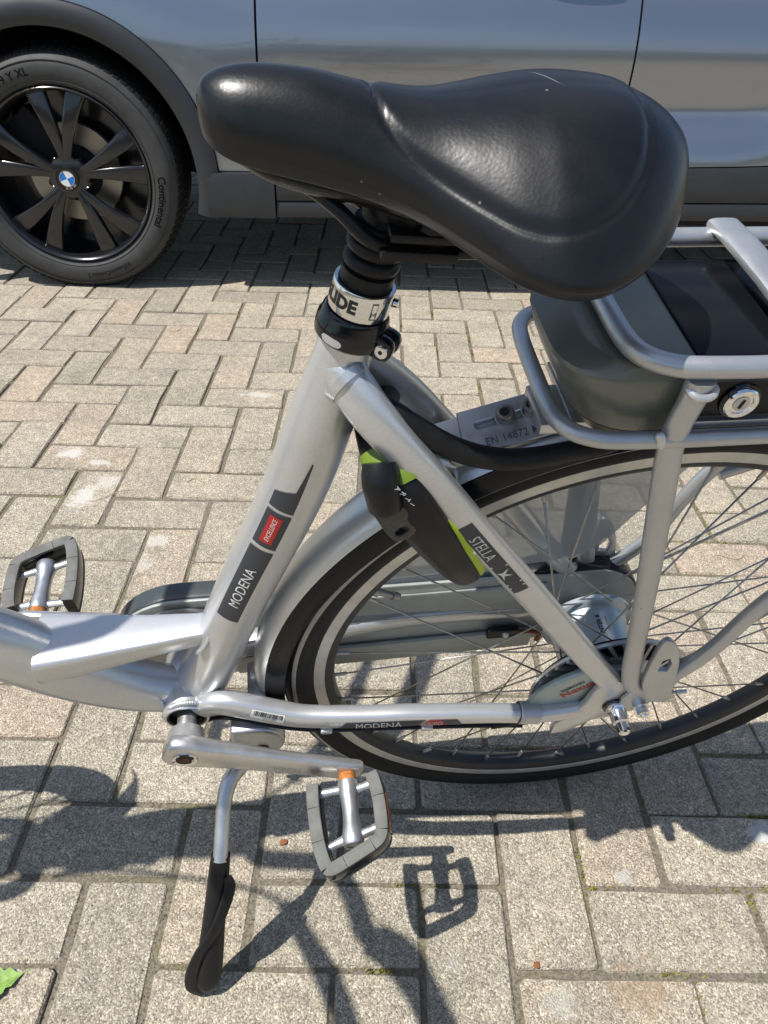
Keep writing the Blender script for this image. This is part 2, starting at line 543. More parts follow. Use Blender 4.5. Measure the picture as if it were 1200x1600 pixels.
def paver_mat():
    m = bpy.data.materials.new('washed_concrete_paver')
    m.use_nodes = True
    nt = m.node_tree
    L = nt.links.new
    N = nt.nodes.new
    b = nt.nodes['Principled BSDF']
    b.inputs['Roughness'].default_value = .85
    b.inputs['Specular IOR Level'].default_value = .25
    g = N('ShaderNodeNewGeometry')
    oi = N('ShaderNodeObjectInfo')
    # small crushed stones, two sizes
    def voro(scale, feat='F1'):
        v = N('ShaderNodeTexVoronoi')
        v.feature = feat
        v.inputs['Scale'].default_value = scale
        v.inputs['Randomness'].default_value = 1
        L(g.outputs['Position'], v.inputs['Vector'])
        return v
    def ramp(stops, src, interp='LINEAR'):
        r = N('ShaderNodeValToRGB')
        r.color_ramp.interpolation = interp
        el = r.color_ramp.elements
        el[0].position, el[0].color = stops[0][0], (*stops[0][1], 1)
        el[1].position, el[1].color = stops[-1][0], (*stops[-1][1], 1)
        for p, c in stops[1:-1]:
            e = el.new(p)
            e.color = (*c, 1)
        L(src, r.inputs['Fac'])
        return r
    def mix(a, bb, fac, mode='MIX'):
        x = N('ShaderNodeMix')
        x.data_type = 'RGBA'
        x.blend_type = mode
        for k, s in (('A', a), ('B', bb), ('Factor', fac)):
            if isinstance(s, (int, float)):
                x.inputs[k].default_value = s
            elif isinstance(s, tuple):
                x.inputs[k].default_value = (*s, 1)
            else:
                L(s, x.inputs[k])
        return x.outputs['Result']
    v1 = voro(400)
    v2 = voro(720)
    sep1 = N('ShaderNodeSeparateColor')
    L(v1.outputs['Color'], sep1.inputs['Color'])
    sep2 = N('ShaderNodeSeparateColor')
    L(v2.outputs['Color'], sep2.inputs['Color'])
    stones = [(0, (.14, .128, .105)), (.22, (.22, .203, .168)), (.45, (.33, .31, .262)), (.62, (.46, .435, .375)), (.80, (.37, .325, .25)), (.93, (.62, .60, .545)), (1, (.74, .73, .69))]
    c1 = ramp(stones, sep1.outputs[0])
    c2 = ramp([(0, (.115, .106, .088)), (.35, (.25, .232, .19)), (.7, (.41, .388, .335)), (1, (.64, .615, .55))], sep2.outputs[1])
    sel = ramp([(.42, (0, 0, 0)), (.60, (1, 1, 1))], sep2.outputs[2])
    col = mix(c1.outputs['Color'], c2.outputs['Color'], sel.outputs['Color'])
    col = mix(col, (.340, .312, .268), .20)
    # cement paste wear: broad mottling
    n1 = N('ShaderNodeTexNoise')
    n1.inputs['Scale'].default_value = 9
    n1.inputs['Detail'].default_value = 8
    n1.inputs['Roughness'].default_value = .62
    L(g.outputs['Position'], n1.inputs['Vector'])
    w = ramp([(.28, (.80, .80, .79)), (.5, (1.0, .985, .95)), (.72, (1.14, 1.11, 1.05))], n1.outputs['Fac'])
    col = mix(col, w.outputs['Color'], 1.0, 'MULTIPLY')
    # each paver has a tone of its own
    pv = ramp([(0, (.88, .88, .87)), (.35, (.99, .975, .95)), (.6, (1.06, 1.05, 1.03)), (.85, (1.03, .98, .94)), (1, (1.09, 1.0, .955))], oi.outputs['Random'])
    col = mix(col, pv.outputs['Color'], 1.0, 'MULTIPLY')
    n3 = N('ShaderNodeTexNoise')
    n3.inputs['Scale'].default_value = 55
    n3.inputs['Detail'].default_value = 4
    L(g.outputs['Position'], n3.inputs['Vector'])
    w3 = ramp([(.3, (.86, .86, .86)), (.7, (1.14, 1.14, 1.13))], n3.outputs['Fac'])
    col = mix(col, w3.outputs['Color'], 1.0, 'MULTIPLY')
    # dried paint / mortar splashes and lichen
    ns = N('ShaderNodeTexNoise')
    ns.inputs['Scale'].default_value = 38
    ns.inputs['Detail'].default_value = 7
    ns.inputs['Roughness'].default_value = .7
    L(g.outputs['Position'], ns.inputs['Vector'])
    for (sx, sy, rx, ry, colr, st) in STAINS:
        mp = N('ShaderNodeMapping')
        mp.vector_type = 'TEXTURE'
        mp.inputs['Location'].default_value = (sx, sy, 0)
        mp.inputs['Scale'].default_value = (rx, ry, 1)
        L(g.outputs['Position'], mp.inputs['Vector'])
        ln = N('ShaderNodeVectorMath')
        ln.operation = 'LENGTH'
        L(mp.outputs['Vector'], ln.inputs[0])
        ad = N('ShaderNodeMath')
        ad.operation = 'MULTIPLY_ADD'
        L(ns.outputs['Fac'], ad.inputs[0])
        ad.inputs[1].default_value = 3.6
        L(ln.outputs['Value'], ad.inputs[2])
        r = N('ShaderNodeMapRange')
        r.inputs['From Min'].default_value = 2.85
        r.inputs['From Max'].default_value = 2.35
        r.inputs['To Max'].default_value = st
        L(ad.outputs[0], r.inputs['Value'])
        col = mix(col, colr, r.outputs['Result'])
    col = mix(col, (.945, .920, .890), 1.0, 'MULTIPLY')
    L(col, b.inputs['Base Color'])
    h = N('ShaderNodeMath')
    h.operation = 'ADD'
    L(v1.outputs['Distance'], h.inputs[0])
    L(n3.outputs['Fac'], h.inputs[1])
    bp = N('ShaderNodeBump')
    bp.inputs['Strength'].default_value = .55
    bp.inputs['Distance'].default_value = .0022
    bp.invert = True
    L(h.outputs[0], bp.inputs['Height'])
    L(bp.outputs['Normal'], b.inputs['Normal'])
    return m

WH = (.56, .55, .52)
LI = (.42, .43, .40)
STAINS = [(-.735, 1.538, .034, .026, WH, .85), (-.650, 1.505, .030, .014, WH, .7), (-.645, 1.368, .030, .046, WH, .8), (-.610, 1.425, .032, .030, WH, .5),
          (-.451, 1.221, .024, .026, WH, .6), (-.46, 1.15, .018, .03, WH, .4), (.530, .623, .020, .018, (.52, .54, .53), .85), (.329, .555, .012, .012, LI, .75),
          (-.345, 1.863, .040, .018, WH, .6), (.316, .418, .045, .03, (.30, .20, .12), .45), (.22, .40, .02, .018, LI, .45), (.10, .44, .015, .012, LI, .3)]
M['paver'] = paver_mat()

def sand_mat():
    m = bpy.data.materials.new('joint_sand')
    m.use_nodes = True
    nt = m.node_tree
    L = nt.links.new
    b = nt.nodes['Principled BSDF']
    b.inputs['Roughness'].default_value = .95
    b.inputs['Specular IOR Level'].default_value = .1
    g = nt.nodes.new('ShaderNodeNewGeometry')
    n = nt.nodes.new('ShaderNodeTexNoise')
    n.inputs['Scale'].default_value = 300
    n.inputs['Detail'].default_value = 5
    n2 = nt.nodes.new('ShaderNodeTexNoise')
    n2.inputs['Scale'].default_value = 6
    n2.inputs['Detail'].default_value = 6
    for t in (n, n2):
        L(g.outputs['Position'], t.inputs['Vector'])
    r = nt.nodes.new('ShaderNodeValToRGB')
    r.color_ramp.elements[0].position = .3
    r.color_ramp.elements[0].color = (.095, .082, .062, 1)
    r.color_ramp.elements[1].position = .7
    r.color_ramp.elements[1].color = (.235, .207, .162, 1)
    L(n.outputs['Fac'], r.inputs['Fac'])
    r2 = nt.nodes.new('ShaderNodeValToRGB')
    r2.color_ramp.elements[0].position = .50
    r2.color_ramp.elements[0].color = (1, 1, 1, 1)
    r2.color_ramp.elements[1].position = .68
    r2.color_ramp.elements[1].color = (.92, .95, .72, 1)
    L(n2.outputs['Fac'], r2.inputs['Fac'])
    x = nt.nodes.new('ShaderNodeMix')
    x.data_type = 'RGBA'
    x.blend_type = 'MULTIPLY'
    x.inputs['Factor'].default_value = 1
    L(r.outputs['Color'], x.inputs['A'])
    L(r2.outputs['Color'], x.inputs['B'])
    L(x.outputs['Result'], b.inputs['Base Color'])
    bp = nt.nodes.new('ShaderNodeBump')
    bp.inputs['Strength'].default_value = .6
    bp.inputs['Distance'].default_value = .003
    L(n.outputs['Fac'], bp.inputs['Height'])
    L(bp.outputs['Normal'], b.inputs['Normal'])
    return m
M['sand'] = sand_mat()

gb = MB()
S = 60.0
gb.add([(-S, -S, -.0042), (S, -S, -.0042), (S, S, -.0042), (-S, S, -.0042)], [(0, 1, 2, 3)])
pavement = gb.build('pavement', 'sand', smooth=0)
pavement['kind'] = 'structure'

def paver_shape(seed, rs):
    """one block: irregular outline, worn arris, about 50 triangles"""
    gap = .0072
    L_, W_ = 2 * U - gap, U - gap
    pts = []
    def edge(a, b, n):
        for k in range(n):
            t = k / n
            pts.append((a[0] + (b[0] - a[0]) * t, a[1] + (b[1] - a[1]) * t))
    hx, hy = L_ / 2, W_ / 2
    c = .0040
    corner = [(-hx, -hy), (hx, -hy), (hx, hy), (-hx, hy)]
    poly = []
    for q in range(4):
        x, y = corner[q]
        cc = c * rs.uniform(.5, 1.3)
        nx, ny = corner[(q + 1) % 4]
        px_, py_ = corner[q - 1]
        dn = sqrt((nx - x) ** 2 + (ny - y) ** 2); dp = sqrt((px_ - x) ** 2 + (py_ - y) ** 2)
        poly.append((x + (px_ - x) / dp * cc, y + (py_ - y) / dp * cc))
        poly.append((x + (nx - x) / dn * cc, y + (ny - y) / dn * cc))
        k = 2 if q % 2 == 0 else 1
        for s in range(1, k + 1):
            t = s / (k + 1) + rs.uniform(-.06, .06)
            poly.append((x + (nx - x) * t, y + (ny - y) * t))
    out = []
    for x, y in poly:
        ch = .0022 if rs.random() < .06 else 0
        out.append((x + rs.uniform(-.0008, .0008) - math.copysign(ch, x), y + rs.uniform(-.0008, .0008) - math.copysign(ch, y)))
    n = len(out)
    vs = []
    for x, y in out:
        ins = rs.uniform(.0015, .0032)
        l = sqrt(x * x + y * y)
        vs.append((x - math.copysign(ins, x) * (abs(x) > hx * .6), y - math.copysign(ins, y) * (abs(y) > hy * .6), 0))
    for x, y in out:
        vs.append((x, y, -rs.uniform(.0022, .0045)))
    for x, y in out:
        vs.append((x, y, -.03))
    fs = [tuple(range(n))]
    for k in range(2):
        for i in range(n):
            fs.append((k * n + (i + 1) % n, k * n + i, (k + 1) * n + i, (k + 1) * n + (i + 1) % n))
    return vs, fs
rs = random.Random(11)
pshapes = [paver_shape(k, rs) for k in range(9)]
pmeshes = []
for vs, fs in pshapes:
    me = bpy.data.meshes.new('paver')
    me.from_pydata(vs, [], fs)
    me.materials.append(M['paver'])
    pmeshes.append(me)

def cam_px(x, y, z=0):
    d = Vector((x, y, z - CAMH))
    zf = d.dot(_f)
    if zf < .05:
        return None
    return (600 + 1216.8 * d.dot(rt) / zf, 800 - 1216.8 * d.dot(up) / zf, zf)
pav = []
for a in range(-140, 141):
    for m_ in range(-60, 61):
        for kind in (0, 1):
            i, j = a + 2 * m_, a - 2 * m_ + kind
            ci, cj = (i + 1, j + .5) if kind == 0 else (i + .5, j + 1)
            x, y = lat(ci, cj)
            if -5.5 < x < 5.5 and -3.0 < y < 7.0:
                p = cam_px(x, y)
                vis = 0
                if p and -90 < p[0] < 1290 and 250 < p[1] < 1720:
                    vis = 1 / p[2] ** 2
                pav.append((vis, x, y, kind))
pav.sort(key=lambda t: -t[0])
rest = MB()
for k, (vis, x, y, kind) in enumerate(pav):
    rz = PYAW + (pi / 2 if kind else 0) + (pi if rs.random() < .5 else 0) + rs.gauss(0, .005)
    dx, dy, dz = rs.gauss(0, .0009), rs.gauss(0, .0009), rs.gauss(0, .0013)
    if k < 300 and vis > 0:
        o = bpy.data.objects.new('paver', pmeshes[rs.randrange(9)])
        COL.objects.link(o)
        o.parent = pavement
        o.location = (x + dx, y + dy, dz)
        o.rotation_euler = (rs.gauss(0, .009), rs.gauss(0, .007), rz)
    else:
        vs, fs = pshapes[rs.randrange(9)]
        c, s = cos(rz), sin(rz)
        n = len(vs) // 3
        rest.add([(x + dx + c * a - s * b, y + dy + s * a + c * b, z + dz) for a, b, z in vs[:2 * n]] , [f for f in fs if max(f) < 2 * n])
ro = rest.build('paver_field', 'paver', parent=pavement, smooth=0, fix=False)
ro['kind'] = 'stuff'

# ------------------------------------------------------------------ the parked car
def car_paint():
    m = mat('grey_metallic_car_paint', (.29, .31, .345), .28, .88, 1.0, .015, bump=(2500, .03))
    return m
M['paint'] = car_paint()
M['cladding'] = mat('unpainted_grey_cladding', (.024, .027, .031), .46, bump=(700, .12), var=(12, .15))
M['cartyre'] = mat('car_tyre_rubber', (.040, .040, .039), .68, bump=(300, .1), var=(25, .25))
M['treadrubber'] = mat('tread_rubber', (.014, .014, .014), .8, spec=.2)
M['tyretext'] = mat('raised_rubber_lettering', (.004, .004, .004), .8, spec=.15)
M['carrim'] = mat('black_alloy_wheel', (.013, .013, .015), .24, .3, coat=.7, coat_rough=.12, var=(20, .2))
M['disc'] = mat('brake_disc', (.30, .28, .25), .35, .9, aniso=.5)
M['well'] = mat('wheel_well_liner', (.006, .006, .007), .9)
M['glass'] = mat('tinted_glass', (.012, .014, .016), .04, coat=1)
M['seam'] = mat('panel_gap_black', (.004, .004, .004), .8)

CX, CY, CYAW = -1.05, 2.60, 0.03
car = empty('parked_car', (CX, CY, 0), (0, 0, CYAW), 'dark grey metallic car with black alloy wheels parked behind the bicycle', 'car')
WB = 2.86            # wheelbase
WR, AR = .360, .485  # tyre radius, cladding outer radius
WZ = .352

_prof = [(.20, -.005), (.30, .012), (.385, .020), (.42, .016), (.47, -.006), (.53, -.034), (.60, -.030), (.68, -.020), (.74, -.022), (.80, -.032), (.88, -.056), (.96, -.094), (1.04, -.14), (1.10, -.20)]
_pz = catmull(_prof, 8)
def side_y(x, z):
    """outer skin depth behind the reference plane (negative = towards the viewer is never used)"""
    zz = z - .028 * max(0, min(x, 3)) * (1 if z < .62 else max(0, 1 - (z - .62) / .3))
    for k in range(len(_pz) - 1):
        if _pz[k][0] <= zz <= _pz[k + 1][0]:
            t = (zz - _pz[k][0]) / max(1e-6, _pz[k + 1][0] - _pz[k][0])
            o = _pz[k][1] + (_pz[k + 1][1] - _pz[k][1]) * t
            break
    else:
        o = _pz[0][1] if zz < _pz[0][0] else _pz[-1][1]
    y = .03 - o
    # flared wings round the wheels
    for cx_ in (0, WB):
        d = sqrt((x - cx_) ** 2 + (z - WZ) ** 2)
        if d < .78:
            t = max(0, 1 - max(0, d - AR) / (.78 - AR))
            t = t * t * (3 - 2 * t)
            y = y * (1 - t) + (.030 + .10 * max(0, z - .74)) * t
    # nose and tail curve in
    if x < -.35: y += (x + .35) ** 2 * 1.0
    if x > 3.2: y += (x - 3.2) ** 2 * .9
    return y
def sill_top(x):
    return .384 + .0375 * max(0, x - .5)
def arch(x, cx_, r):
    d = r * r - (x - cx_) ** 2
    return WZ + sqrt(d) if d > 0 else None

def panel(name, x0, x1, zlo, zhi, material='paint', nx=40, nz=26, dens=None, back=.016):
    xs = [x0 + (x1 - x0) * i / nx for i in range(nx + 1)]
    if dens:
        xs = sorted(set(xs + dens))
    mb = MB()
    cols = len(xs)
    vs = []
    for x in xs:
        a, b = zlo(x), zhi(x)
        for j in range(nz + 1):
            z = a + (b - a) * j / nz
            vs.append((x, side_y(x, z), z))
    fs = [(i * (nz + 1) + j, (i + 1) * (nz + 1) + j, (i + 1) * (nz + 1) + j + 1, i * (nz + 1) + j + 1) for i in range(cols - 1) for j in range(nz)]
    mb.add(vs, fs)
    # folded edges give the sheet a thickness at the shut lines
    k = len(vs)
    ring = [i * (nz + 1) for i in range(cols)] + [(cols - 1) * (nz + 1) + j for j in range(1, nz + 1)] + [i * (nz + 1) + nz for i in range(cols - 2, -1, -1)] + [j for j in range(nz - 1, 0, -1)]
    base = len(mb.v)
    mb.v += [(mb.v[r][0], mb.v[r][1] + back, mb.v[r][2]) for r in ring]
    n = len(ring)
    for q in range(n):
        mb.f.append((ring[q], ring[(q + 1) % n], base + (q + 1) % n, base + q))
    return mb.build(name, material, car, smooth=40)

belt = lambda x: .985 + .03 * max(0, x)
def fender_lo(x):
    a = arch(x, 0, AR + .002)
    return max(a if a else 0, sill_top(x) + .003)
G1 = .625
dn = [AR * cos(pi * k / 60) for k in range(1, 30)] + [-AR * cos(pi * k / 60) for k in range(1, 30)]
panel('front_wing', -.72, G1 - .004, lambda x: fender_lo(x) if x > -.5 else max(fender_lo(x), .45), lambda x: .97 + .02 * x, dens=[d for d in dn if -.7 < d < G1 - .01])
dfront = panel('front_door', G1 + .003, 1.752, lambda x: sill_top(x) + .004, belt)
def rear_lo(x):
    a = arch(x, WB, AR + .002)
    return max(a if a else 0, sill_top(x) + .004)
drear = panel('rear_door', 1.758, 2.70, rear_lo, belt, dens=[WB - AR * cos(pi * k / 60) for k in range(1, 20)])
panel('rear_wing', 2.706, 3.55, lambda x: rear_lo(x) if x < 3.34 else max(rear_lo(x), .5), belt, dens=[WB + d for d in dn if 2.72 < WB + d < 3.5])
# door handles (above the picture) and shut-line backing
for d, hx in ((dfront, 1.58), (drear, 2.58)):
    MB().sweep([(hx - .11, side_y(hx, .93) + .004, .925), (hx - .09, side_y(hx, .93) - .03, .927), (hx + .09, side_y(hx, .93) - .03, .932), (hx + .11, side_y(hx, .93) + .004, .933)], (.014, .010), n=10, smooth=4).build('door_handle', 'paint', d)
for gx in (G1 - .0005, 1.755, 2.703):
    zs = [.39 + .03 * max(0, gx - .5) + .6 * k / 14 for k in range(15)]
    MB().sweep([(gx, side_y(gx, z) + .022, z) for z in zs], (.006, .02), n=6, ref=(0, 1, 0)).build('shut_line', 'seam', car)

# sill cladding: upper and lower strip
def strip(name, x0, x1, f0, f1, off, material, nx=50, nz=8, lip=.02):
    mb = MB()
    vs = []
    for i in range(nx + 1):
        x = x0 + (x1 - x0) * i / nx
        a, b = f0(x), f1(x)
        prof = []
        for j in range(nz + 1):
            t = j / nz
            z = a + (b - a) * t
            bul = off * sin(pi * min(1, max(0, t * .9 + .05))) ** .35
            prof.append((x, .034 - .016 - bul, z))
        prof = [(x, .034 + lip, a)] + prof + [(x, .034 + lip, b)]
        vs += prof
    m = nz + 3
    fs = [(i * m + j, (i + 1) * m + j, (i + 1) * m + j + 1, i * m + j + 1) for i in range(nx) for j in range(m - 1)]
    fs += [tuple(range(m)), tuple(nx * m + j for j in range(m))]
    return mb.add(vs, fs).build(name, material, car, smooth=30)
seam_z = lambda x: .303 + .0215 * max(0, x - .6)
bot_z = lambda x: .250 + .018 * max(0, x - .45)
strip('sill_cladding', .668, WB - .47, lambda x: seam_z(x) + .002, lambda x: sill_top(x), .014, 'cladding')
strip('lower_sill', .668, WB - .47, bot_z, lambda x: seam_z(x) - .002, .010, 'cladding')
strip('arch_corner', .448, .662, lambda x: .250, lambda x: sill_top(x), .015, 'cladding', nx=10)
# wheel-arch cladding
for cx_ in (0, WB):
    mb = MB()
    prof_n = 9
    vs = []
    K = 64
    a0, a1 = radians(-13), radians(193)
    for i in range(K + 1):
        th = a0 + (a1 - a0) * i / K
        for j in range(prof_n + 1):
            t = j / prof_n
            r = .418 + (AR - .418) * t
            y = .013 + .010 * (2 * t - 1) ** 2 - .006
            vs.append((cx_ + r * cos(th), y, WZ + r * sin(th)))
        vs.append((cx_ + AR * cos(th), .05, WZ + AR * sin(th)))
        vs.append((cx_ + .418 * cos(th), .12, WZ + .418 * sin(th)))
    m = prof_n + 3
    fs = []
    for i in range(K):
        for j in range(prof_n + 1):
            fs.append((i * m + j, (i + 1) * m + j, (i + 1) * m + j + 1, i * m + j + 1))
        fs.append((i * m, (i + 1) * m, (i + 1) * m + m - 1, i * m + m - 1))
    mb.add(vs, fs).build('wheel_arch_trim', 'cladding', car, smooth=40)
    # liner
    mb = MB().lathe([(.43, .05), (.435, .42), (.05, .43)], (cx_, 0, WZ), (0, 1, 0), 48, a0=radians(-190), a1=radians(10))
    mb.build('wheel_well', 'well', car)
# body core: underside, bonnet, roof, glass, far flank
MB().box((1.43, .95, .285), (1.95, 1.70, .10), bev=.02).box((1.43, .95, .56), (1.95, 1.72, .46), bev=.03).box((-.60, .95, .50), (.30, 1.2, .5), bev=.03).box((3.42, .95, .55), (.25, 1.4, .5), bev=.03).box((0, .95, .62), (.95, .9, .66), bev=.03).box((WB, .95, .62), (.95, .9, .66), bev=.03).build('underbody', 'well', car)
mb = MB()
vs = []
NX, NY = 24, 20
for i in range(NX + 1):
    x = -.72 + 1.35 * i / NX
    for j in range(NY + 1):
        t = j / NY
        ys = side_y(x, .97) + .01
        y = ys + (1.9 - 2 * ys) * t
        z = .97 + .02 * x + .10 * (1 - abs(2 * t - 1) ** 2.6) * (1 - .5 * max(0, -x / .72) ** 2) + .03 * max(0, x)
        vs.append((x, y, z))
mb.add(vs, [(i * (NY + 1) + j, (i + 1) * (NY + 1) + j, (i + 1) * (NY + 1) + j + 1, i * (NY + 1) + j + 1) for i in range(NX) for j in range(NY)])
mb.build('bonnet', 'paint', car)
def loft(name, secs, material, parent=car):
    mb = MB()
    m = len(secs[0])
    mb.add([p for s in secs for p in s], [(i * m + j, (i + 1) * m + j, (i + 1) * m + j + 1, i * m + j + 1) for i in range(len(secs) - 1) for j in range(m - 1)])
    return mb.build(name, material, parent)
def hoop(x, zt, inset, zb):
    w = 1.9
    return [(x, .12 + inset * .2, zb), (x, .17 + inset * .5, zb + (zt - zb) * .5), (x, .26 + inset, zt - .07), (x, .36 + inset, zt - .02), (x, w / 2, zt + .015), (x, w - .36 - inset, zt - .02), (x, w - .26 - inset, zt - .07), (x, w - .17 - inset * .5, zb + (zt - zb) * .5), (x, w - .12 - inset * .2, zb)]
loft('roof', [[p for p in hoop(x, z, .0, 1.05)][2:7] for x, z in ((1.25, 1.60), (1.6, 1.66), (2.2, 1.67), (2.8, 1.65), (3.3, 1.58))], 'paint')
loft('side_glass', [hoop(x, z, .0, 1.0 + .02 * x)[:3] for x, z in ((.60, 1.09), (.95, 1.37), (1.25, 1.60), (1.6, 1.66), (2.2, 1.67), (2.8, 1.65), (3.3, 1.58))], 'glass')
loft('side_glass', [hoop(x, z, .0, 1.0 + .02 * x)[6:] for x, z in ((.60, 1.09), (.95, 1.37), (1.25, 1.60), (1.6, 1.66), (2.2, 1.67), (2.8, 1.65), (3.3, 1.58))], 'glass')
loft('windscreen', [hoop(x, z, .0, 1.0)[2:7] for x, z in ((.55, 1.07), (.9, 1.34), (1.25, 1.60))], 'glass')
loft('tailgate', [hoop(x, z, .0, .6)[2:7] for x, z in ((3.3, 1.58), (3.5, 1.25), (3.58, 1.0), (3.62, .5))], 'paint')
loft('front_bumper', [[(-.72 - .14 * (1 - abs(2 * t - 1) ** 3), side_y(-.72, .8) + (1.9 - 2 * side_y(-.72, .8)) * t, z) for t in [k / 16 for k in range(17)]] for z in (.25, .45, .65, .85, .955)], 'paint')
# far flank: mirror of the near panels
for o in [c for c in car.children if c.name.split('.')[0] in ('front_wing', 'front_door', 'rear_door', 'rear_wing', 'sill_cladding', 'lower_sill', 'wheel_arch_trim', 'arch_corner')]:
    c = o.copy()
    COL.objects.link(c)
    c.parent = car
    c.scale = (1, -1, 1)
    c.location = (0, 1.9, 0)

# ---- a wheel: tyre, rim with five double spokes, cap, bolts, brake disc
def make_car_wheel(cx_, rot0):
    y0 = .016      # outer sidewall face
    W = .245
    tp = [(.262, y0 + .018), (.270, y0 + .006), (.290, y0 - .002), (.318, y0 - .004), (.336, y0 + .004), (.350, y0 + .018), (.357, y0 + .040), (WR - .001, y0 + .075), (WR, y0 + W / 2), (WR - .001, y0 + W - .075), (.355, y0 + W - .035), (.335, y0 + W - .004), (.30, y0 + W + .002), (.262, y0 + W - .018)]
    wo = MB().lathe(tp, (cx_, 0, WZ), (0, 1, 0), 120, closed=True).build('wheel', 'cartyre', car, smooth=40)
    # shoulder tread blocks
    mb = MB()
    for k in range(84):
        th = 2 * pi * k / 84
        for (ra, rb, ya, yb, dw) in ((.3535, .3625, .016, .048, .0085), (.358, .3655, .054, .100, .0088)):
            ya += y0; yb += y0
            u = Vector((cos(th), 0, sin(th))); t = Vector((-sin(th), 0, cos(th)))
            sk = .010 * (1 if ya < y0 + .03 else -1)
            c0 = Vector((cx_, 0, WZ))
            a = [c0 + u * ra + t * (-dw) + Vector((0, ya, 0)), c0 + u * ra + t * dw + Vector((0, ya, 0)), c0 + u * rb + t * (dw + sk) + Vector((0, yb, 0)), c0 + u * rb + t * (-dw + sk) + Vector((0, yb, 0))]
            lo = [p - u * .012 for p in a]
            mb.add(a + lo, [(0, 1, 2, 3), (0, 4, 5, 1), (1, 5, 6, 2), (2, 6, 7, 3), (3, 7, 4, 0)])
    mb.build('tread', 'treadrubber', wo, smooth=0)
    # fine rings on the sidewall
    MB().lathe([(.2755, y0 + .0035), (.2775, y0 + .0005), (.2795, y0 + .0028)], (cx_, 0, WZ), (0, 1, 0), 96).lathe([(.332, y0 - .001), (.3335, y0 - .001), (.335, y0 + .0028)], (cx_, 0, WZ), (0, 1, 0), 96).build('bead_ring', 'cartyre', wo)
    # barrel and lip, plus an added dark disc hiding the lit ground behind
    rp = [(.262, y0 + .012), (.2635, y0 + .006), (.260, y0 + .003), (.254, y0 + .007), (.249, y0 + .022), (.243, y0 + .06), (.238, y0 + .16), (.02, y0 + .165), (.02, y0 + .17), (.238, y0 + .19), (.245, y0 + .215), (.262, y0 + .22)]
    MB().lathe(rp, (cx_, 0, WZ), (0, 1, 0), 96).build('rim', 'carrim', wo, smooth=40)
    for k in range(5):
        b0 = rot0 + 2 * pi * k / 5
        mb = MB()
        for sgn in (-1, 1):
            # spoke runs from hub to rim, broad at the rim
            path = []
            rad = []
            for q in range(9):
                t = q / 8
                r = .040 + (.252 - .040) * t
                ang = b0 + sgn * (.10 + .15 * t ** .8 + (.05 if t == 0 else 0) * 0)
                y = y0 + .030 - .022 * sin(pi * min(1, t * .9)) * .6 + .004 * t
                path.append((cx_ + r * cos(ang), y + .010, WZ + r * sin(ang)))
                rad.append((.018 - .004 * t, (.0115 + .0195 * t ** 1.2)))
            mb.sweep(path, rad, n=24, ref=(0, 1, 0), exp=5.0, smooth=2)
        mb.build('spoke', 'carrim', wo, smooth=45)
    MB().lathe([(.0, .016), (.04, .018), (.062, .024), (.066, .05), (.05, .09), (0, .09)], (cx_, y0, WZ), (0, 1, 0), 40).build('wheel_hub', 'carrim', wo)
    for k in range(5):
        th = rot0 + 2 * pi * (k + .5) / 5
        p = (cx_ + .057 * cos(th), y0 + .022, WZ + .056 * sin(th))
        MB().lathe([(.0125, .02), (.0125, .002), (.0110, .0005), (.0095, .002), (.0, .003)], p, (0, 1, 0), 16).build('wheel_bolt', 'glossblack', wo)
    # centre cap: ring, quarters, letters
    cp = MB().lathe([(.036, .018), (.0375, .008), (.036, .0055), (.0345, .0055), (.0338, .007), (0, .0068)], (cx_, y0, WZ), (0, 1, 0), 40).build('centre_cap', 'glossblack', wo)
    tilt = radians(22)
    for k in range(4):
        n = 10
        pts = [(0, 0)] + [(.0225 * cos(tilt + pi / 2 * (k + q / n)), .0225 * sin(tilt + pi / 2 * (k + q / n))) for q in range(n + 1)]
        MB().add([(cx_ + a, y0 + .0056, WZ + b) for a, b in pts], [tuple(range(len(pts)))]).build('roundel_quarter', 'cap' if k % 2 else 'capwhite', cp, smooth=0)
    MB().lathe([(.0225, .0066), (.0228, .0050), (.0242, .0050), (.0245, .0066)], (cx_, y0, WZ), (0, 1, 0), 40).build('roundel_ring', 'chrome', cp)
    for s_, th in (('B', -70 + 22 - 90), ('M', -90 + 22 - 22), ('W', -22 - 22)):
        pass
    def polar_text(s, r, th0, size, flip, material, y, sp=1.0, bold=0.0, xs=1.0):
        """text round the wheel centre; flip = letters point to the centre (bottom text)"""
        def mp(u, v):
            if not flip:
                th = th0 - u / r
                rr = r + v
            else:
                th = th0 + u / r
                rr = r - v
            return (cx_ + rr * cos(th), y, WZ + rr * sin(th))
        return text_mesh(s, size, mp, spacing=sp, bold=bold, xscale=xs)
    polar_text('BMW', .0292, radians(-68), .0115, True, None, y0 + .0050, 1.9).build('cap_lettering', 'chrome', cp, smooth=0)
    # rubber lettering
    for args in (('245/45 R19 Y XL', .305, radians(121), .031, False, None, y0 - .0064, 1.05, .0008), ('Continental', .304, radians(-12), .034, False, None, y0 - .0064, 1.0, .0008), ('AllSeasonContact 2', .308, radians(-73), .019, False, None, y0 - .0058, 1.05, .0002)):
        polar_text(*args).build('sidewall_lettering', 'tyretext', wo, smooth=0)
    # disc and caliper behind the spokes
    MB().lathe([(.06, .098), (.150, .098), (.151, .115), (.06, .115)], (cx_, y0, WZ), (0, 1, 0), 60).build('brake_disc', 'disc', wo)
    MB().lathe([(.0, .075), (.062, .075), (.085, .082), (.088, .10)], (cx_, y0, WZ), (0, 1, 0), 40).build('disc_bell', 'well', wo)
    MB().box((cx_ - .10, y0 + .105, WZ + .11), (.10, .06, .16), Matrix.Rotation(radians(-42), 3, 'Y'), .012).build('caliper', 'well', wo)
    v = rot0 - radians(40)
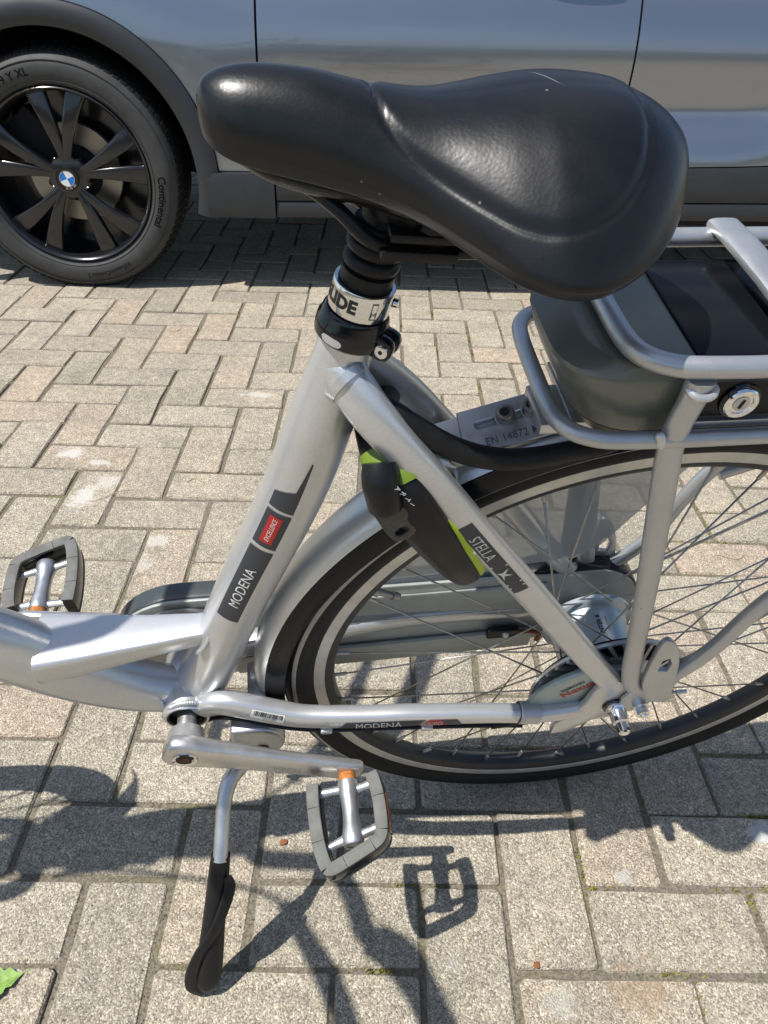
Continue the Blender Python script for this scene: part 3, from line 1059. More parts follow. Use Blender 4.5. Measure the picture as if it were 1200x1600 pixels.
    MB().sweep([(cx_ + .246 * cos(v), y0 + .035, WZ + .246 * sin(v)), (cx_ + .225 * cos(v), y0 + .028, WZ + .225 * sin(v))], [.0042, .0038], n=8).build('valve', 'glossblack', wo)
    return wo
make_car_wheel(0, radians(17))
w2 = make_car_wheel(WB, radians(50))

# ------------------------------------------------------------------ the bicycle (x back, y away from the viewer, z up, hub at the origin)
R0 = .349
LEAN, BYAW = .2319, .1577
HUB = Vector((.2414, .6293, .3402))
BROT = Matrix.Rotation(BYAW, 3, 'Z') @ Matrix.Rotation(LEAN, 3, 'X')
bike = empty('bicycle', HUB + BROT @ Vector((0, 0, -R0)), (LEAN, 0, BYAW), 'silver electric city bicycle with black saddle leaning on its kickstand', 'bicycle')
OFF = (0, 0, R0)
def bp(mb, name, material, parent=None, smooth=35):
    return mb.build(name, material, parent or bike, smooth=smooth, off=OFF)

class Path:
    """centre line with radii: lookup of a point on the skin at height-parameter t and angle phi (0 = facing -y)"""
    def __init__(self, pts, k=8):
        self.q = catmull(pts, k)
    def at(self, t):
        n = len(self.q) - 1
        f = min(max(t, 0), 1) * n
        i = min(int(f), n - 1)
        w = f - i
        return [a + (b - a) * w for a, b in zip(self.q[i], self.q[i + 1])]
    def skin(self, t, phi, off=.0004):
        p = self.at(t)
        d = (Vector(self.at(t + .01)[:3]) - Vector(self.at(t - .01)[:3])).normalized()
        u = Vector((0, -1, 0)); u = (u - d * u.dot(d)).normalized()
        w = Vector((1, 0, 0)); w = (w - d * w.dot(d) - u * w.dot(u)).normalized()
        a = p[3]; b = p[4] if len(p) > 4 else p[3]
        return Vector(p[:3]) + u * (a * cos(phi) + off * cos(phi)) + w * (b * sin(phi) + off * sin(phi))
    def length(self):
        return sum((Vector(a[:3]) - Vector(b[:3])).length for a, b in zip(self.q, self.q[1:]))
    def mesh(self, n=28, exp=2.0, cap=True):
        return MB().sweep([p[:3] for p in self.q], [(p[3], p[4] if len(p) > 4 else p[3]) for p in self.q], n=n, ref=(0, -1, 0), exp=exp, cap=cap)

# ---- seat tube
ST = Path([(-.437, 0, -.015, .0270), (-.420, 0, .030, .0265), (-.379, 0, .149, .0255), (-.331, 0, .276, .0257), (-.308, 0, .352, .0247), (-.297, 0, .395, .0212), (-.2885, 0, .428, .0186), (-.2862, 0, .438, .0182)])
seat_tube = bp(ST.mesh(40), 'seat_tube', 'silver')
def st_map(t0, phi0):
    Ls = (Vector(ST.at(t0 + .02)[:3]) - Vector(ST.at(t0 - .02)[:3])).length / .04
    def mp(u, v):
        t = t0 + u / Ls
        r = ST.at(t)[3]
        return ST.skin(t, phi0 - v / r, .0009)
    return mp
def st_panel(t0, t1, p0, p1, off=.0005, nu=16, nv=10, fa=None, fb=None):
    def mp(u, v):
        a = p0 if fa is None else fa(u); b = p1 if fb is None else fb(u)
        return ST.skin(u, a + (b - a) * v, off)
    return grid(mp, t0, t1, 0, 1, nu, nv)
D2 = radians
A_, B_ = D2(-50), D2(-2)
# decal: dark band in three fields parted by thin silver lines, with a long pointed tail
_tA, _tB, _tC, _tE = 0.2726, 0.3771, 0.4311, 0.5329
bp(st_panel(_tA, _tB, A_, B_), 'decal_panel', 'decal_dark', seat_tube)
bp(st_panel(_tB + .005, _tC, A_, B_), 'decal_panel', 'decal_dark', seat_tube)
bp(st_panel(_tC + .005, 0.4599, A_, B_), 'decal_panel', 'decal_dark', seat_tube)
bp(st_panel(0.4599, 0.4720, A_, B_, nu=8, fa=lambda u: A_ + (B_ - A_) * .78 * (u - 0.4599) / 0.0121), 'decal_panel', 'decal_dark', seat_tube)
bp(st_panel(0.4720, _tE, A_, B_, fa=lambda u: A_ + (B_ - A_) * (.78 + .17 * (u - 0.4720) / (_tE - 0.4720))), 'decal_panel', 'decal_dark', seat_tube)
bp(st_panel(_tB + .011, _tC - .006, D2(-38), D2(-14), off=.0008), 'decal_panel', 'decal_red', seat_tube)
bp(text_mesh('MODENA', .0132, st_map(0.3231, D2(-25)), xscale=1.0), 'lettering', 'decal_white', seat_tube, 0)
bp(text_mesh('EXCELLENCE', .0058, st_map((_tB + _tC) / 2 + .0025, D2(-26)), shear=.3, xscale=.78), 'lettering', 'decal_white', seat_tube, 0)

# ---- seat clamp, collar, bellows, post head
PD = Vector((.215, 0, .9766)).normalized()
P0 = Vector((-.2868, 0, .4335))
PX = PD.cross(Vector((0, 1, 0))).normalized()     # forward-down side
def pp(t):
    return P0 + PD * t
clamp = MB().lathe([(.0180, -.0045), (.0225, -.0045), (.0245, -.0025), (.0248, .0015), (.0245, .0075), (.0228, .0100), (.0225, .0135), (.0205, .0165), (.0180, .0165)], pp(.002), PD, 48, closed=True)
clampo = bp(clamp, 'seat_clamp', 'glossblack')
fr = (pp(.0065), Vector((.96, -.26, -.25)).normalized(), Vector((0, 0, 0)), Vector((0, 0, 0)))
ear_d = Vector((.84, -.54, 0)); ear_d = (ear_d - PD * ear_d.dot(PD)).normalized()
ear_n = PD.cross(ear_d).normalized()
if ear_n.y > 0: ear_n = -ear_n
outl = [(.010, -.008), (.027, -.0085), (.031, -.007), (.033, -.003), (.033, .003), (.031, .0065), (.027, .0080), (.010, .0080)]
bp(MB().prism(outl, .001, .0095, .0018, 2, frame=(pp(.004), ear_d, PD, ear_n)).prism(outl, -.0095, -.001, .0018, 2, frame=(pp(.004), ear_d, PD, ear_n)), 'clamp_ear', 'glossblack', clampo)
bc = pp(.004) + ear_d * .0268
bp(MB().lathe([(.0, .0118), (.0030, .0118), (.0046, .0112), (.0050, .0095), (.0050, .006)], bc, ear_n, 20), 'clamp_bolt', 'chrome', clampo)
bp(MB().lathe([(.0, .01195), (.0016, .01195)], bc, ear_n, 6), 'bolt_socket', 'hole', clampo)
# slotted window in the clamp band
def ring_panel(r, t0, t1, a0, a1, nu=16, nv=6, rnd=False, origin=P0, tc=0):
    u0 = Vector((0, -1, 0)); u0 = (u0 - PD * u0.dot(PD)).normalized()
    w0 = Vector((1, 0, 0)); w0 = (w0 - PD * w0.dot(PD) - u0 * w0.dot(u0)).normalized()
    def mp(u, v):
        ph = a0 + (a1 - a0) * u
        tt = (t0 + t1) / 2 + (v - .5) * (t1 - t0) * (sqrt(max(0, 1 - (2 * u - 1) ** 4)) if rnd else 1)
        return P0 + PD * tt + u0 * r * cos(ph) + w0 * r * sin(ph)
    return grid(mp, 0, 1, 0, 1, nu, nv)
bp(ring_panel(.0252, .0005, .0062, D2(-58), D2(-22), rnd=True), 'clamp_window', 'silver', clampo)
seatpost = bp(MB().lathe([(.0176, -.05), (.0176, .0195), (.0198, .0195), (.0203, .0205), (.0203, .0375), (.0198, .0385), (.0176, .0385)], P0, PD, 48), 'seatpost', 'chrome')
def col_map(t0, ph0, r=.02045):
    u0 = Vector((0, -1, 0)); u0 = (u0 - PD * u0.dot(PD)).normalized()
    w0 = Vector((1, 0, 0)); w0 = (w0 - PD * w0.dot(PD) - u0 * w0.dot(u0)).normalized()
    def mp(u, v):
        ph = ph0 + u / r
        return P0 + PD * (t0 + v) + u0 * r * cos(ph) + w0 * r * sin(ph)
    return mp
bp(text_mesh('GLIDE', .0120, col_map(.0295, D2(-62)), bold=.0006, spacing=1.0), 'lettering', 'ink', seatpost, 0)
for ph in (16, 42):
    bp(ring_panel(.02048, .0235, .0355, D2(ph - 6), D2(ph + 6), 6, 4), 'collar_mark', 'engrave', seatpost)
    bp(ring_panel(.02056, .0245, .0345, D2(ph - 4.6), D2(ph + 4.6), 6, 4), 'collar_mark', 'chrome', seatpost)
bp(text_mesh('M', .0055, col_map(.0272, D2(16), .0208)), 'lettering', 'engrave', seatpost, 0)
bp(MB().lathe([(.003, 0), (.003, .003), (.0, .0033)], P0 + PD * .030 + Vector((.0195, -.004, -.005)), Vector((.97, -.2, -.26)), 12), 'collar_screw', 'chrome', seatpost)
# bellows
bprof = [(.0170, .0385), (.0172, .0388), (.0172, .0480), (.0150, .0485)]
z = .0488
for k in range(3):
    rr = (.0180, .0186, .0182)[k]
    bprof += [(.0140, z), (.0152, z + .0004), (rr - .0008, z + .0022), (rr, z + .0040), (rr, z + .0062), (rr - .0010, z + .0082), (.0155, z + .0096), (.0140, z + .0100)]
    z += .0106
bprof += [(.0135, z), (.0130, z + .008)]
bp(MB().lathe(bprof, P0, PD, 44), 'bellows', 'rubber', seatpost)

# ---- saddle
SST = [(-.3695, .004, .578, .568), (-.3670, .0130, .5855, .5625), (-.3610, .0205, .5900, .5580), (-.350, .0260, .5930, .5540), (-.333, .0295, .5938, .5500), (-.310, .0325, .5915, .5455), (-.288, .0365, .5865, .5410), (-.268, .0430, .5820, .5360), (-.248, .0550, .5800, .5300), (-.228, .0730, .5820, .5235), (-.209, .0895, .5855, .5180), (-.190, .0985, .5880, .5150), (-.170, .0990, .5885, .5145), (-.150, .0900, .5870, .5170), (-.132, .0740, .5825, .5205), (-.117, .0540, .5755, .5245), (-.1065, .0340, .5670, .5290), (-.101, .0170, .5600, .5330), (-.099, .005, .5550, .5370)]
SQ = catmull(SST, 7)
def seam_pts():
    """seam of the seat pad in plan, near half"""
    return catmull([(-.279, 0), (-.2785, -.008), (-.275, -.020), (-.265, -.033), (-.246, -.0475), (-.227, -.0630), (-.208, -.0765), (-.187, -.0815), (-.166, -.0750), (-.149, -.0580), (-.140, -.037), (-.1365, -.012), (-.136, 0)], 8)
SEAM = seam_pts()
def in_pad(x, y):
    y = -abs(y)
    best = 1e9
    inside = False
    n = len(SEAM)
    for i in range(n - 1):
        ax, ay = SEAM[i]; bx, by = SEAM[i + 1]
        dx, dy = bx - ax, by - ay
        t = max(0, min(1, ((x - ax) * dx + (y - ay) * dy) / (dx * dx + dy * dy + 1e-12)))
        d = sqrt((x - ax - t * dx) ** 2 + (y - ay - t * dy) ** 2)
        best = min(best, d)
        if (ax <= x < bx) or (bx <= x < ax):
            if y > ay + (by - ay) * (x - ax) / (bx - ax):
                inside = True
    return best if inside else -best
def build_saddle():
    NT = 120
    NB = 14
    rows = []
    for (x, w, zt, zb) in SQ:
        row = []
        h = zt - zb
        zm = zb + h * (.20 - .06 * max(0, min(1, (w - .035) / .06)))   # level of the widest line
        for j in range(NT + 1):
            th = -pi / 2 + pi * j / NT
            s, c = sin(th), abs(cos(th))
            wide = max(0, min(1, (w - .035) / .06))
            ex = 2.0 + .10 * wide
            y = w * math.copysign(abs(s) ** (2 / ex), s)
            q_ = min(1, abs(y) / w)
            zz = zm + (zt - zm) * ((1 - wide) * c + wide * (.30 * c + .70 * cos(pi / 2 * q_) ** .95))
            # shallow dish between the seat bones
            zz -= .004 * wide * max(0, 1 - abs(y) / (w * .55)) ** 1.5 * 0.5
            d = in_pad(x, y)
            zz += .0016 / (1 + math.exp(-d / .0016)) * min(1, c * 3) - .0021 * math.exp(-((d + .0004) / .0019) ** 2) * min(1, c * 3)
            row.append((x, y, zz))
        # tucked lower edge
        for j in range(1, NB):
            t = j / NB
            y = w * (1 - .12 * sin(t * pi / 2) if t < .5 else 1 - .085 - .35 * (t - .5))
            zz = zm - (zm - zb) * sin(min(1, t * 1.6) * pi / 2) + (.010 * max(0, t - .55) / .45)
            row.append((x, y, zz))
        low = [(x, -p[1], p[2]) for p in row[NT + 1:]]
        row = row + [(x, 0, zb + .012)] + low[::-1]
        # the saddle is set a little askew: nose away from the viewer
        k = max(0, -.19 - x) / .18 * .014
        row = [(a - k * .05, b + k, c - k * .36) for a, b, c in row]
        rows.append(row)
    m = len(rows[0])
    mb = MB()
    vs = [p for r in rows for p in r]
    fs = [(i * m + j, i * m + (j + 1) % m, (i + 1) * m + (j + 1) % m, (i + 1) * m + j) for i in range(len(rows) - 1) for j in range(m)]
    fs += [tuple(range(m)), tuple((len(rows) - 1) * m + j for j in range(m))]
    return mb.add(vs, fs)
saddle = bp(build_saddle(), 'saddle', 'saddle', smooth=60)
# plastic base under the pad, with a step at the nose
bp(MB().sweep([(-.348, .012, .549), (-.327, .0105, .542), (-.298, .008, .537), (-.27, .005, .534), (-.235, 0, .530), (-.19, 0, .522), (-.14, 0, .522)], [(.016, .008), (.023, .011), (.026, .012), (.032, .012), (.050, .010), (.075, .008), (.06, .006)], n=20, ref=(0, 1, 0), smooth=4), 'saddle_base', 'blackplastic', saddle)
for s in (-1, 1):
    bp(MB().sweep([(-.330, .014 + s * .007, .536), (-.312, .010 + s * .011, .531), (-.296, .004 + s * .019, .524), (-.283, s * .022, .513), (-.270, s * .022, .5065), (-.250, s * .022, .504), (-.215, s * .023, .5035), (-.18, s * .030, .510), (-.15, s * .040, .522)], .0043, n=12, smooth=5), 'saddle_rail', 'blackplastic', saddle)
# clamp head on the post
hd = pp(.094)
bp(MB().sweep([pp(.086), pp(.094), pp(.100), hd + Vector((.004, 0, .010))], [.0155, .0150, .013, .011], n=20, ref=(0, 1, 0)), 'post_head', 'blackplastic', seatpost)
bp(MB().box((-.252, 0, .5045), (.046, .062, .007), Matrix.Rotation(radians(4), 3, 'Y'), .002).box((-.250, 0, .514), (.040, .058, .006), Matrix.Rotation(radians(4), 3, 'Y'), .002), 'rail_clamp', 'blackplastic', seatpost)
bp(MB().lathe([(0, -.0275), (.006, -.0275), (.0105, -.0245), (.0115, -.020), (.0095, -.017), (.0095, .017), (.0115, .020), (.0105, .0245), (.006, .0275), (0, .0275)], (-.242, 0, .515), (0, 1, 0), 28), 'clamp_knuckle', 'blackplastic', seatpost)
bp(MB().sweep([(-.272, -.008, .548), (-.262, -.010, .530), (-.255, -.012, .514)], [(.012, .013), (.011, .012), (.009, .010)], n=12, exp=3, ref=(0, 1, 0)).box((-.225, 0, .4985), (.052, .040, .003), Matrix.Rotation(radians(5), 3, 'Y'), .0008), 'clamp_cradle', 'blackplastic', seatpost)

# ---- main tube, brace, bottom bracket
MT = Path([(-1.005, 0, .470, .030, .044), (-.93, 0, .36, .034, .054), (-.83, 0, .243, .036, .058), (-.73, 0, .173, .034, .052), (-.655, 0, .128, .030, .042), (-.603, 0, .088, .029, .039), (-.555, 0, .038, .029, .035), (-.505, 0, .000, .027, .030), (-.455, 0, -.020, .025, .024)])
main_tube = bp(MT.mesh(36), 'main_tube', 'silver')
def brace_mesh():
    bm = bmesh.new()
    secs = [(-.574, .0965, .0315, .050), (-.5735, .0975, .0320, .050), (-.566, .0975, .0310, .046), (-.53, .0970, .0262, .038), (-.47, .099, .0185, .028), (-.425, .1025, .0140, .024), (-.395, .105, .013, .022)]
    mb = MB()
    n = 24
    vs = []
    for x, zt, hw, th in secs:
        for j in range(n):
            a = 2 * pi * j / n
            c = math.copysign(abs(cos(a)) ** .28, cos(a)); s = math.copysign(abs(sin(a)) ** .28, sin(a))
            vs.append((x, hw * c * (1 if s > 0 else .86), zt - th / 2 + th / 2 * s))
    fs = [(i * n + j, i * n + (j + 1) % n, (i + 1) * n + (j + 1) % n, (i + 1) * n + j) for i in range(len(secs) - 1) for j in range(n)]
    bm.free()
    fs.append(tuple(range(n)))
    return mb.add(vs, fs)
brace = bp(brace_mesh(), 'brace', 'silver')
def bead(pts, r, name, parent, wob=.0):
    """weld bead: chain of overlapping scallops"""
    P = [Vector(p) for p in catmull(pts, 10)]
    mb = MB()
    rr = [r * (1 + wob * sin(k * 2.2)) * min(1, .35 + min(k, len(P) - 1 - k) * .16) for k in range(len(P))]
    mb.sweep(P, rr, n=8, ref=(.3, .2, .9))
    return bp(mb, name, 'silver', parent, 80)
bead([(-.428, -.020, .080), (-.419, -.020, .092), (-.413, -.016, .104), (-.413, -.006, .110), (-.414, .008, .108)], .0026, 'weld', brace)
bbs = MB().lathe([(.0205, .0375), (.0225, .0375), (.0245, .034), (.0245, -.034), (.0225, -.0375), (.0205, -.0375), (.0195, -.030)], (-.448, 0, -.016), (0, 1, 0), 44)
bb = bp(bbs, 'bottom_bracket', 'silver')
bp(MB().lathe([(.0204, -.0372), (.0185, -.0365), (.0165, -.030), (.0, -.028)], (-.448, 0, -.016), (0, 1, 0), 32), 'bearing_cup', 'blackplastic', bb)
bead([(-.4665, -.0315, -.001), (-.461, -.0335, .004), (-.455, -.0335, .0085), (-.446, -.0335, .0105), (-.438, -.033, .0085), (-.4305, -.0325, .003), (-.427, -.030, -.006)], 0.0026, 'weld', bb, .2)
bead([(-.4745, -.020, .004), (-.470, -.0285, -.012), (-.472, -.030, -.024), (-.466, -.0335, -.031)], 0.0026, 'weld', bb, .2)
bead([(-.4255, -.022, .010), (-.422, -.0300, .002), (-.421, -.0330, -.010), (-.423, -.0335, -.022)], 0.0027, 'weld', bb, .2)

# ---- chain stays
CS = Path([(-.432, -.026, -.012, .011, .017), (-0.4072, -0.0340, 0.0047)+(.011, .0155), (-0.3574, -0.0430, -0.0068)+(.011, .0145), (-0.3247, -0.0490, -0.0112)+(.0105, .0135), (-0.2719, -0.0550, -0.0095)+(.0105, .0125), (-0.2119, -0.0600, -0.0068)+(.010, .012), (-0.1366, -0.0640, -0.0104)+(.0095, .0115), (-0.0758, -0.0660, -0.0181)+(.009, .011), (-0.0342, -0.0670, -0.0137)+(.008, .0105)])
cs_near = bp(CS.mesh(28, 2.6), 'chain_stay', 'silver')
def mirror_path(P):
    Q_ = Path.__new__(Path)
    Q_.q = [[p[0], -p[1]] + list(p[2:]) for p in P.q]
    return Q_
bp(mirror_path(CS).mesh(28, 2.6), 'chain_stay', 'silver')
bp(MB().lathe([(.0110, -.0115), (.0122, -.0105), (.0122, .0105), (.0110, .0115)], (-0.0907, -0.0657, -0.0144), (0.0291, -0.0005, -0.0046), 28), 'stay_collar', 'rackalu', cs_near)
def cs_map(t0, ph0, off=.0006):
    Ls = CS.length()
    def mp(u, v):
        t = t0 + u / Ls
        p = CS.at(t)
        # v up: skin angle measured from facing -y towards up
        d = (Vector(CS.at(t + .01)[:3]) - Vector(CS.at(t - .01)[:3])).normalized()
        uu = Vector((0, -1, 0)); uu = (uu - d * uu.dot(d)).normalized()
        ww = Vector((0, 0, 1)); ww = (ww - d * ww.dot(d) - uu * ww.dot(uu)).normalized()
        ph = ph0 + v / ((p[3] + p[4]) / 2)
        c, s = cos(ph), sin(ph)
        ex = 2 / 2.6
        c2 = math.copysign(abs(c) ** ex, c); s2 = math.copysign(abs(s) ** ex, s)
        return Vector(p[:3]) + uu * (p[3] * c2 + off * c) + ww * (p[4] * s2 + off * s)
    return mp
def cs_panel(t0, t1, v0, v1, ph0, off=.0005, skew=0):
    Ls = CS.length()
    f = cs_map(0, ph0, off)
    return grid(lambda u, v: f(u * Ls + skew * (v - v0), v), t0, t1, v0, v1, 14, 6)
# barcode sticker
f0 = D2(22)
bp(cs_panel(.190, .285, -.0048, .0052, f0), 'sticker', 'sticker', cs_near)
rb = random.Random(3)
u = .196
mbk = MB()
while u < .279:
    wv = rb.choice((.0011, .0016, .0026))
    g = cs_panel(u, u + wv, -.0018, .0042, f0, .0008)
    mbk.add(g.v, g.f)
    u += wv + rb.choice((.0012, .0016, .0022))
bp(mbk, 'barcode', 'ink', cs_near, 0)
bp(text_mesh('SNR N1309480', .0024, cs_map(.238, f0 - .26, .0008)), 'lettering', 'ink', cs_near, 0)
fl = D2(2)
bp(cs_panel(.452, .620, -.0062, .0036, fl, skew=.9), 'decal_panel', 'decal_dark', cs_near)
bp(cs_panel(.627, .673, -.0062, .0036, fl, skew=.9), 'decal_panel', 'decal_red', cs_near)
bp(cs_panel(.680, .708, -.0062, .0036, fl, skew=-.6), 'decal_panel', 'decal_dark', cs_near)
bp(text_mesh('MODENA', .0098, cs_map(.545, fl - .08, .0009), xscale=1.0), 'lettering', 'decal_white', cs_near, 0)
bp(text_mesh('EXCELLENCE', .0062, cs_map(.652, fl - .08, .0009), shear=.25, xscale=.42), 'lettering', 'decal_white', cs_near, 0)
# cables clipped under the stay
for dz, r in ((-.0165, .0026), (-.0185, .0022)):
    pts = [(-.470, -.030, -.052 + dz * .2)] + [(CS.at(t)[0], CS.at(t)[1] - .004 - (.003 if r < .0025 else 0), CS.at(t)[2] - CS.at(t)[4] + (dz + .0145)) for t in (.06, .16, .3, .45, .6, .75, .83)]
    bp(MB().sweep(pts, r, n=10, smooth=5), 'brake_cable', 'blackplastic', cs_near)
for t in (.425, .645):
    p = CS.at(t)
    bp(MB().box((p[0], p[1] - .006, p[2] - p[4] - .0022), (.0125, .011, .0075), Matrix.Rotation(radians(6), 3, 'Y'), .002), 'cable_clip', 'silver', cs_near)
p = CS.at(.80)
bp(MB().sweep([(p[0] - .02, p[1] - .006, p[2] - p[4] - .002), (p[0] + .02, p[1] - .004, p[2] - p[4] - .001)], [(.004, .004), (.0045, .0045)], n=10), 'cable_stop', 'blackplastic', cs_near)

# ---- seat stays
SS = Path([(-.3000, -.006, .408, .0115, .0150), (-0.2885, -0.0170, 0.4037)+(.0115, .0155), (-0.2743, -0.0290, 0.3867)+(.0112, .0153), (-0.2518, -0.0400, 0.3614)+(.0108, .0146), (-0.2248, -0.0480, 0.3290)+(.0105, .0138), (-0.1757, -0.0560, 0.2630)+(.0105, .0134), (-0.1146, -0.0610, 0.1789)+(.010, .0130), (-0.0560, -0.0660, 0.0967)+(.009, .0126), (-0.0199, -0.0680, 0.0481)+(.008, .0122)])
ss_near = bp(SS.mesh(30, 2.5), 'seat_stay', 'silver')
bp(mirror_path(SS).mesh(30, 2.5), 'seat_stay', 'silver')
bp(MB().sweep([(-0.2909, -0.0145, 0.4056), (-0.2874, -0.0190, 0.4031)], [(.0150, .0190), (.0135, .0172)], n=24, ref=(0, -1, 0)), 'stay_socket', 'silver', ss_near)
def ss_map(t0, ph0, off=.0007):
    Ls = SS.length()
    Ls2 = (Vector(SS.at(t0 + .02)[:3]) - Vector(SS.at(t0 - .02)[:3])).length / .04 if t0 > .03 else Ls
    def mp(u, v):
        t = t0 + u / Ls2
        p = SS.at(t)
        d = (Vector(SS.at(t + .01)[:3]) - Vector(SS.at(t - .01)[:3])).normalized()
        uu = Vector((0, -1, 0)); uu = (uu - d * uu.dot(d)).normalized()
        ww = Vector((1, 0, 1)); ww = (ww - d * ww.dot(d) - uu * ww.dot(uu)).normalized()
        ph = ph0 + v / p[4]
        ex = 2 / 2.5
        c, s = cos(ph), sin(ph)
        c2 = math.copysign(abs(c) ** ex, c); s2 = math.copysign(abs(s) ** ex, s)
        return Vector(p[:3]) + uu * (p[3] * c2 + off * c) + ww * (p[4] * s2 + off * s)
    return mp
Ls = SS.length()
_g = ss_map(0, D2(-4), .0005)
bp(grid(lambda a, b: _g(a * Ls, b), .562, .690, -.0058, .0058, 14, 6), 'decal_panel', 'decal_dark', ss_near)
bp(text_mesh('STELLA', .0098, ss_map(.604, D2(-4), .0008), spacing=1.0), 'lettering', 'decal_white', ss_near, 0)
_h = ss_map(0, D2(-4), .0009)
def hpoly(pts):
    return MB().add([_h(a * Ls, b) for a, b in pts], [tuple(range(len(pts)))])
bp(hpoly([(.637, -.0056), (.639, -.0056), (.644, .0056), (.642, .0056)]), 'decal_line', 'decal_white', ss_near, 0)
bp(hpoly([(.648, .004), (.654, .0005), (.660, .0035), (.657, -.001), (.664, -.0035), (.655, -.0025), (.650, -.0045), (.651, -.0005)]), 'bird_emblem', 'decal_white', ss_near, 0)
bp(hpoly([(.673, -.0056), (.675, -.0056), (.675, .0056), (.673, .0056)]).add([_h(a * Ls, b) for a, b in [(.680, -.0056), (.682, -.0056), (.682, .0056), (.680, .0056)]], [(0, 1, 2, 3)]), 'decal_line', 'decal_white', ss_near, 0)

# ---- dropout and axle
dro = [(-.052, -.056), (-.030, -.062), (.000, -.034), (.012, -.018), (.018, .004), (.016, .020), (.008, .040), (-.010, .056), (-.030, .046), (-.030, .014), (-.038, -.010), (-.052, -.026)]
dro = [(x, z) for x, z in [(-.058, -.058), (-.040, -.056), (-.014, -.030), (.004, -.022), (.016, -.010), (.020, .006), (.016, .022), (.006, .040), (-.012, .052), (-.030, .034), (-.034, .006), (-.046, -.020), (-.058, -.036)]]
dropout = bp(MB().prism(dro, -.073, -.065, .0015), 'dropout', 'silver')
bp(MB().prism(dro, .065, .073, .0015), 'dropout', 'silver')
bp(MB().lathe([(.0, -.106), (.0045, -.106), (.0062, -.1045), (.0066, -.095), (.0088, -.0935), (.0090, -.082), (.0100, -.080), (.0115, -.0785), (.0115, -.0755), (.0, -.0755)], (0, 0, 0), (0, 1, 0), 12), 'axle_nut', 'chrome', dropout)
bp(MB().lathe([(0, -.0755), (.0135, -.0755), (.0140, -.074), (.0140, -.072)], (0, 0, 0), (0, 1, 0), 24), 'washer', 'glossblack', dropout)

# ---- rear wheel
def make_wheel(cx_, cz_, name, hubkind, seed):
    o3 = (cx_, 0, cz_)
    rimp = [(.3168, -.0125), (.3170, -.0110), (.3045, -.0125), (.3040, -.0124), (.3000, -.0115), (.2945, -.0085), (.2925, -.0040), (.2922, .0040), (.2945, .0085), (.3000, .0115), (.3170, .0110), (.3168, .0125), (.308, .006), (.308, -.006)]
    wheel = bp(MB().lathe([(.3045, -.01245), (.300, -.0115), (.2945, -.0085), (.2925, -.0040), (.2922, .0040), (.2945, .0085), (.300, .0115), (.3045, .01245), (.308, .006), (.308, -.006)], o3, (0, 1, 0), 144, closed=True), name, 'rimblack')
    for s in (-1, 1):
        bp(MB().lathe([(.3038, s * .0124), (.3042, s * .0128), (.3165, s * .0128), (.3170, s * .0122), (.3172, s * .0105)], o3, (0, 1, 0), 144), 'brake_track', 'rim', wheel)
    # tyre with reflective band
    rc, a, b = .3300, .0198, .0192
    tp = []
    for k in range(22):
        th = radians(-142) + radians(284) * k / 21
        tp.append((rc + b * cos(th), a * sin(th)))
    tp = [(.3155, -.0108)] + tp + [(.3155, .0108)]
    bp(MB().lathe(tp, o3, (0, 1, 0), 144, closed=True), 'tyre', 'tyre', wheel, 60)
    for s in (-1, 1):
        bpz = []
        for k in range(4):
            th = radians(63 + 13 * k / 3)
            bpz.append((rc + (b + .0004) * cos(th), s * (a + .0004) * sin(th)))
        bp(MB().lathe(bpz, o3, (0, 1, 0), 144), 'reflective_band', 'reflex', wheel)
    # fine tread ribs
    tr = MB()
    for y in (-.0085, -.0045, .0, .0045, .0085):
        th = math.asin(max(-1, min(1, y / a)))
        r = rc + b * cos(th)
        tr.lathe([(r - .001, y - .0015), (r + .0007, y - .001), (r + .0007, y + .001), (r - .001, y + .0015)], o3, (0, 1, 0), 120)
    bp(tr, 'tread', 'tyre', wheel)
    # spokes: 36, crossed; each a bent-head wire with its nipple
    fr_, fy = (.046, .030) if hubkind == 'gear' else (.034, .032)
    smesh = {}
    for side in (-1, 1):
        for d in (-1, 1):
            dth = d * radians(62)
            ys = side * fy + (.0022 if d > 0 else -.0022)
            p0 = Vector((fr_ * cos(dth), ys, fr_ * sin(dth)))
            p1 = Vector((.2935, side * .0015, 0))
            dirv = (p1 - p0).normalized()
            mb = MB().sweep([p0 - dirv * .003, p0 + dirv * .02, p1 - dirv * .014], .00105, n=6)
            mb.sweep([p1 - dirv * .015, p1 - dirv * .013, p1 - dirv * .002, p1 + dirv * .002], [.0016, .0021, .0021, .0030], n=8)
            me = bpy.data.meshes.new('spoke')
            me.from_pydata([tuple(v) for v in mb.v], [], mb.f)
            me.materials.append(M['steel'])
            me.polygons.foreach_set('use_smooth', [True] * len(me.polygons))
            smesh[side, d] = me
    for k in range(36):
        side = -1 if k % 2 else 1
        d = 1 if (k // 2) % 2 else -1
        o = bpy.data.objects.new('spoke', smesh[side, d])
        COL.objects.link(o)
        o.parent = wheel
        o.location = (cx_, 0, cz_ + R0)
        o.rotation_euler = (0, -(radians(SPOKE0) + 2 * pi * k / 36), 0)
    return wheel
SPOKE0 = 4.0
rear_wheel = make_wheel(0, 0, 'rear_wheel', 'gear', 1)
